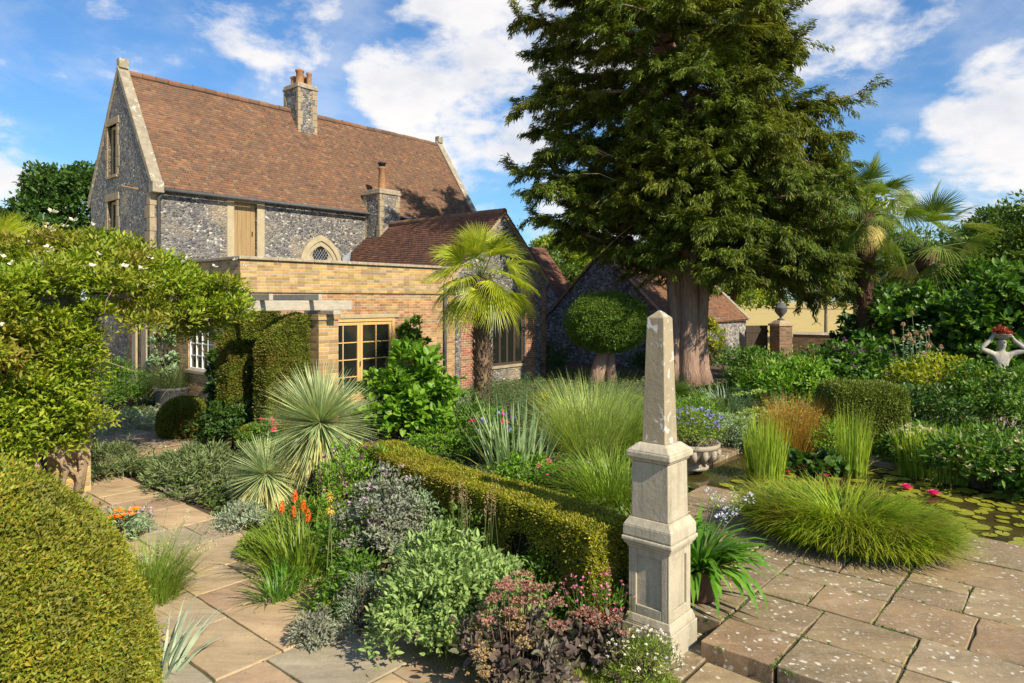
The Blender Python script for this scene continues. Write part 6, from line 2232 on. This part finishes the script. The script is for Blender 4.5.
protos = [pad_mesh(s_).build('lily_pad', M['lf_lily'], None, uv=False) for s_ in (1, 2, 3)]
cnt = 0; used = []
tries = 0
while cnt < 280 and tries < 16000:
    tries += 1
    u, v = rng.uniform(9.45, 12.35), rng.uniform(-4.4, 2.6)
    dens = 1 if v > -1.6 else (.4 if u > 10.5 else .2)
    if rng.uniform() > dens: continue
    rr_ = rng.uniform(.07, .14)
    if any((u - a) ** 2 + (v - b_) ** 2 < (.80 * (rr_ + c)) ** 2 for a, b_, c in used): continue
    used.append((u, v, rr_))
    o = protos[cnt] if cnt < 3 else protos[cnt % 3].copy()
    if cnt >= 3: COL.objects.link(o)
    o.location = W(u, v, .052 + .004 * rng.uniform(0, 1)); o.scale = (rr_, rr_, rr_ * rng.uniform(.5, 1.3)); o.rotation_euler = (rng.normal(0, .04), rng.normal(0, .04), rng.uniform(0, 6.28))
    tag(o, 'round floating green water lily pad on the dark pond', 'lily pad', 'lily pads on the pond')
    cnt += 1
for j, (px, py, lb_) in enumerate(((787, 472, 'deep pink water lily by the left pond rush, leftmost of all'), (816, 470, 'pink water lily in the middle of the back group of three'), (824, 476, 'pink water lily nearest us of the back group of three'),
                                 (818, 463, 'pink water lily furthest back, near the square hedge'), (907, 489, 'pink water lily just above the right end of the grassy mound'), (934, 495, 'rightmost pink water lily, on the open water'))):
    f = FM(); p_ = GP(px, py, .07)
    for ring, (el, L_) in enumerate(((.25, .11), (.6, .10), (1.0, .085))):
        k = 10; t = np.arange(k) * 6.283 / k + ring * .3
        f.leaves(np.zeros((k, 3)), np.stack([np.cos(t) * math.cos(el), np.sin(t) * math.cos(el), np.full(k, math.sin(el))], 1), np.stack([-np.cos(t) * .6, -np.sin(t) * .6, np.ones(k)], 1), L_, .042, 1, .2, -.1)
    tag(f.build('water_lily', M['fl_magenta'], None, loc=p_), lb_, 'water lily', 'pink water lilies')
bush('lily_leaves', 'raised dark water lily leaves heaped at the back of the pond', 'water plant', GP(812, 474, .04), .62, .28, M['lf_dark'], 26, 16, .13, .10, 1, seed=651, ry=.35, zc=.2)

# ---- planting beyond the pond
rp = grass('pond_iris', 'stand of upright yellow green iris leaves along the far pond edge', 'iris', GP(945, 482, .03), 620, .62, .80, .020, M['lf_rush'], 661, (0, .22), (-.1, .35), ell=.35, rz=-R(35))
for (px, py, rx, h, lb_, sd) in ((918, 470, .50, .72, 'cream flowered shrub right of the square hedge', 662), (992, 492, .85, .88, 'wide leafy shrub with cream flower plumes at the right pond edge', 663), (1060, 500, .8, .9, 'leafy cream flowered shrub cut by the right picture edge', 664)):
    bush('cream_shrub', lb_, 'shrub', base(px, py), rx, h, M['lf_mid'], 70, 44, .11, .038, 1, seed=sd, group='cream flowered shrubs', flowers=[('flower_plume', M['fl_cream'], 70, .075, 10, .05, .1)])
bush('bright_shrub', 'bright green leafy shrub right of the silver leaves', 'shrub', base(790, 425), 1.15, 1.55, M['lf_bright'], 120, 46, .11, .045, 0, seed=665, ry=.9)
bush('dahlia_bed', 'broad dark dahlia mass with a few purple blooms behind the square hedge', 'dahlia', base(850, 418), 1.55, 1.85, M['lf_fig'], 150, 50, .12, .06, 1, seed=666, ry=1.0, flowers=[('bloom', M['fl_purpledark'], 22, .11, 12, .05, .3)])
bush('green_shrub', 'mid green shrub in front of the garden gate', 'shrub', base(762, 400), 1.1, 1.5, M['lf_mid'], 90, 46, .11, .05, 0, seed=667)
bush('barn_climber', 'loose yellow green climber on the long barn wall', 'climbing plant', gnd(708, 29.0), .75, 2.3, M['lf_golden'], 40, 34, .13, .07, 1, seed=668, ry=.3)
bush('golden_shrub', 'golden leaved shrub left of the statue', 'shrub', base(945, 432), .95, 1.75, M['lf_golden'], 90, 40, .10, .045, 0, seed=669, ry=.8)
bush('golden_sprig', 'small yellow leaved plant behind the square hedge corner', 'shrub', base(905, 428), .45, 1.45, M['lf_golden'], 40, 30, .09, .04, 0, seed=670)
bush('rose_thicket', 'dark green thicket below the statue', 'shrub', base(1000, 440), 1.15, 1.60, M['lf_mid'], 120, 46, .085, .045, 1, seed=671, ry=.9)
bush('rose_thicket', 'dark green thicket between the square hedge and the golden shrub', 'shrub', base(925, 445), .75, 1.15, M['lf_dark'], 80, 44, .085, .045, 1, seed=672)
rp = empty('scotch_thistle', base(923, 425), 'tall silvery seed heads standing over the golden shrub', 'flowering plant')
rng = np.random.default_rng(673)
q = np.stack([rng.normal(0, .32, 16), rng.normal(0, .2, 16), np.zeros(16)], 1)
q[:, 2] = -rng.uniform(0, .7, 16)
spikes(rp, 'seed_head', rng, q, 2.5, .10, .045, 'fl_tan', 60, .22, sr=.008, smat='lf_silvergreen', petal=(.05, .02), each=True)
f = FM(); k = 420; i = rng.integers(0, 16, k); z_ = rng.uniform(.8, 2.4, k); d = rdir(rng, k); d[:, 2] *= .3
f.leaves(q[i] + np.stack([0 * z_, 0 * z_, z_], 1) + d * .03, d, rng.normal(size=(k, 3)), .10, .03, 0); f.build('foliage', M['lf_silvergreen'], rp)
for (px, Y, rx, h, lb_, sd, mt) in ((930, 21, 2.1, 3.3, 'large fig shrub with broad leaves under the lower palm', 674, 'lf_fig'), (1010, 19.5, 2.1, 3.6, 'dark broad leaved fig thicket behind the statue', 675, 'lf_fig'), (880, 23.5, 1.5, 2.6, 'dark shrub at the foot of the tall right palm', 676, 'lf_dark'), (1075, 19, 2.0, 4.0, 'tall leafy shrub cut by the right picture edge', 677, 'lf_fig'), (975, 24, 2.0, 4.2, 'tall shrub rising behind the figs near the right edge', 678, 'lf_fig')):
    bush('fig_shrub', lb_, 'shrub', gnd(px, Y), rx, h, M[mt], 150, 44, .22, .15, 1, seed=sd, ry=1.5, group='fig thicket', up=.6, out=.5)
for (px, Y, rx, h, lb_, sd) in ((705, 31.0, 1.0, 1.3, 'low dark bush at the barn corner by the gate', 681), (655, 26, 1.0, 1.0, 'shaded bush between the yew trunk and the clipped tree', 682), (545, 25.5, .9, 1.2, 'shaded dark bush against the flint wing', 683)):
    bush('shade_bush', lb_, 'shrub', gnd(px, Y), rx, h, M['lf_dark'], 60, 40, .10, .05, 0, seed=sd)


# ------------------------------------------------------------------ statue
leafmat('fl_succ', (0.30, 0.035, 0.02), (0.42, 0.07, 0.03), (0.20, 0.09, 0.03), 0.1, .5)


def statue():
    loc = gnd(1002, 15.2)
    r = empty('garden_statue', loc, 'white stone statue with raised arms holding a bowl on its head among the shrubs', 'statue', rz=R(-12))
    m = MB(); m.box(-.28, .28, -.28, .28, 0, .42); m.box(-.33, .33, -.33, .33, .42, .50)
    m.build('plinth', M['stone_statue'], r, bevel=.02)
    # one continuous figure grown round a skeleton; root at the pelvis
    J = {'pel': (0, 0, 1.22, .155), 'waist': (0, .01, 1.38, .125), 'chest': (0, 0, 1.56, .150), 'neck0': (0, .01, 1.70, .085), 'neck': (0, .0, 1.76, .058), 'jaw': (0, -.02, 1.83, .085), 'head': (0, -.005, 1.91, .095), 'crown': (0, .01, 1.985, .06),
         'shl': (-.17, .01, 1.655, .072), 'ell': (-.45, -.06, 1.76, .062), 'wrl': (-.235, -.03, 1.97, .045), 'hal': (-.19, -.02, 2.04, .040),
         'shr': (.17, .01, 1.655, .072), 'elr': (.47, -.06, 1.74, .062), 'wrr': (.235, -.03, 1.95, .045), 'har': (.19, -.02, 2.03, .040),
         'hipl': (-.095, 0, 1.12, .125), 'knl': (-.10, -.07, .86, .085), 'anl': (-.10, .0, .58, .052), 'tol': (-.11, -.12, .53, .042),
         'hipr': (.095, 0, 1.12, .125), 'knr': (.10, -.02, .85, .085), 'anr': (.12, .03, .58, .052), 'tor': (.14, -.09, .53, .042)}
    E = [('pel', 'waist'), ('waist', 'chest'), ('chest', 'neck0'), ('neck0', 'neck'), ('neck', 'jaw'), ('jaw', 'head'), ('head', 'crown'), ('chest', 'shl'), ('shl', 'ell'), ('ell', 'wrl'), ('wrl', 'hal'), ('chest', 'shr'), ('shr', 'elr'), ('elr', 'wrr'), ('wrr', 'har'),
         ('pel', 'hipl'), ('hipl', 'knl'), ('knl', 'anl'), ('anl', 'tol'), ('pel', 'hipr'), ('hipr', 'knr'), ('knr', 'anr'), ('anr', 'tor')]
    ks = list(J); vs = [J[k][:3] for k in ks]; rad = [J[k][3] for k in ks]; es = [(ks.index(a), ks.index(b_)) for a, b_ in E]
    for sg, w_ in ((-1, 'hal'), (1, 'har')):       # fingers closed on the rim of the bowl, thumb from the side of the palm
        b0 = ks.index(w_); o = np.array(J[w_][:3])
        for i, (dx, l_) in enumerate(((-.03, .060), (-.010, .068), (.012, .064), (.032, .050))):
            a = len(vs); vs.append(tuple(o + np.array([-sg * .012, dx, .045]))); rad.append(.010); es.append((b0, a))
            vs.append(tuple(o + np.array([-sg * .03, dx * 1.15, .045 + l_ * .5]))); rad.append(.009); es.append((a, a + 1))
            vs.append(tuple(o + np.array([-sg * .055, dx * 1.2, .045 + l_ * .55]))); rad.append(.007); es.append((a + 1, a + 2))
        a = len(vs); vs.append(tuple(o + np.array([-sg * .02, -.045, .01]))); rad.append(.011); es.append((b0, a))
        vs.append(tuple(o + np.array([-sg * .045, -.055, .035]))); rad.append(.009); es.append((a, a + 1))
    me = bpy.data.meshes.new('body'); me.from_pydata(vs, es, []); me.update()
    b = bpy.data.objects.new('body', me); COL.objects.link(b); b.parent = r
    sk = b.modifiers.new('skin', 'SKIN'); sk.use_smooth_shade = True; sk.branch_smoothing = .5
    lay = me.skin_vertices[0].data if me.skin_vertices else None
    if lay is None:
        bm = bmesh.new(); bm.from_mesh(me); bm.verts.layers.skin.verify(); bm.to_mesh(me); bm.free(); lay = me.skin_vertices[0].data
    for i, q in enumerate(rad): lay[i].radius = (q, q * (.82 if i < 4 else 1))
    lay[0].use_root = True
    sub = b.modifiers.new('sub', 'SUBSURF'); sub.levels = 2; sub.render_levels = 2
    me.materials.append(M['stone_statue'])
    # face: brow, nose, lips, ears
    m = MB()
    m.tube([(0, -.098, 1.925), (0, -.118, 1.89), (0, -.100, 1.878)], [.010, .016, .010], 6)
    m.tube([(-.03, -.092, 1.846), (0, -.102, 1.849), (.03, -.092, 1.846)], [.005, .009, .005], 6)
    m.tube([(-.055, -.082, 1.935), (0, -.100, 1.940), (.055, -.082, 1.935)], [.007, .010, .007], 6)
    for sg in (-1, 1):
        m.lathe([(.002, -.012), (.012, -.006), (.013, .006), (.002, .012)], 8, (sg * .035, -.088, 1.912))
        m.tube([(sg * .092, .0, 1.935), (sg * .103, .008, 1.91), (sg * .09, .0, 1.875)], [.008, .013, .007], 6)
    m.build('face', M['stone_statue'], b, smooth=True)
    # drapery from the hips
    m = MB(); prof = []
    seg = 40
    rows = [(1.30, .165), (1.18, .20), (.95, .215), (.72, .225), (.52, .25)]
    vv = []
    for z, q in rows:
        for k in range(seg):
            t = 6.283 * k / seg; w_ = q * (1 + .07 * math.sin(t * 9 + z * 4) * (1.4 - z))
            vv.append((w_ * math.cos(t), w_ * .8 * math.sin(t), z))
    m.add(vv, [(i * seg + k, i * seg + (k + 1) % seg, (i + 1) * seg + (k + 1) % seg, (i + 1) * seg + k) for i in range(len(rows) - 1) for k in range(seg)])
    m.build('drapery', M['stone_statue'], b, smooth=True)
    m = MB(); m.lathe([(.07, 1.985), (.10, 2.0), (.16, 2.03), (.185, 2.08), (.195, 2.09), (.185, 2.10), (.16, 2.08), (.10, 2.05)], 24)
    m.build('bowl', M['stone_statue'], r, smooth=True)
    q = loc + np.array([0, 0, 2.05])
    rr_ = bush('red_succulent', 'red leaved succulents growing in the bowl on the statue', 'plant', q, .17, .14, M['fl_succ'], 24, 18, .085, .024, 0, seed=691, out=.9)


statue()
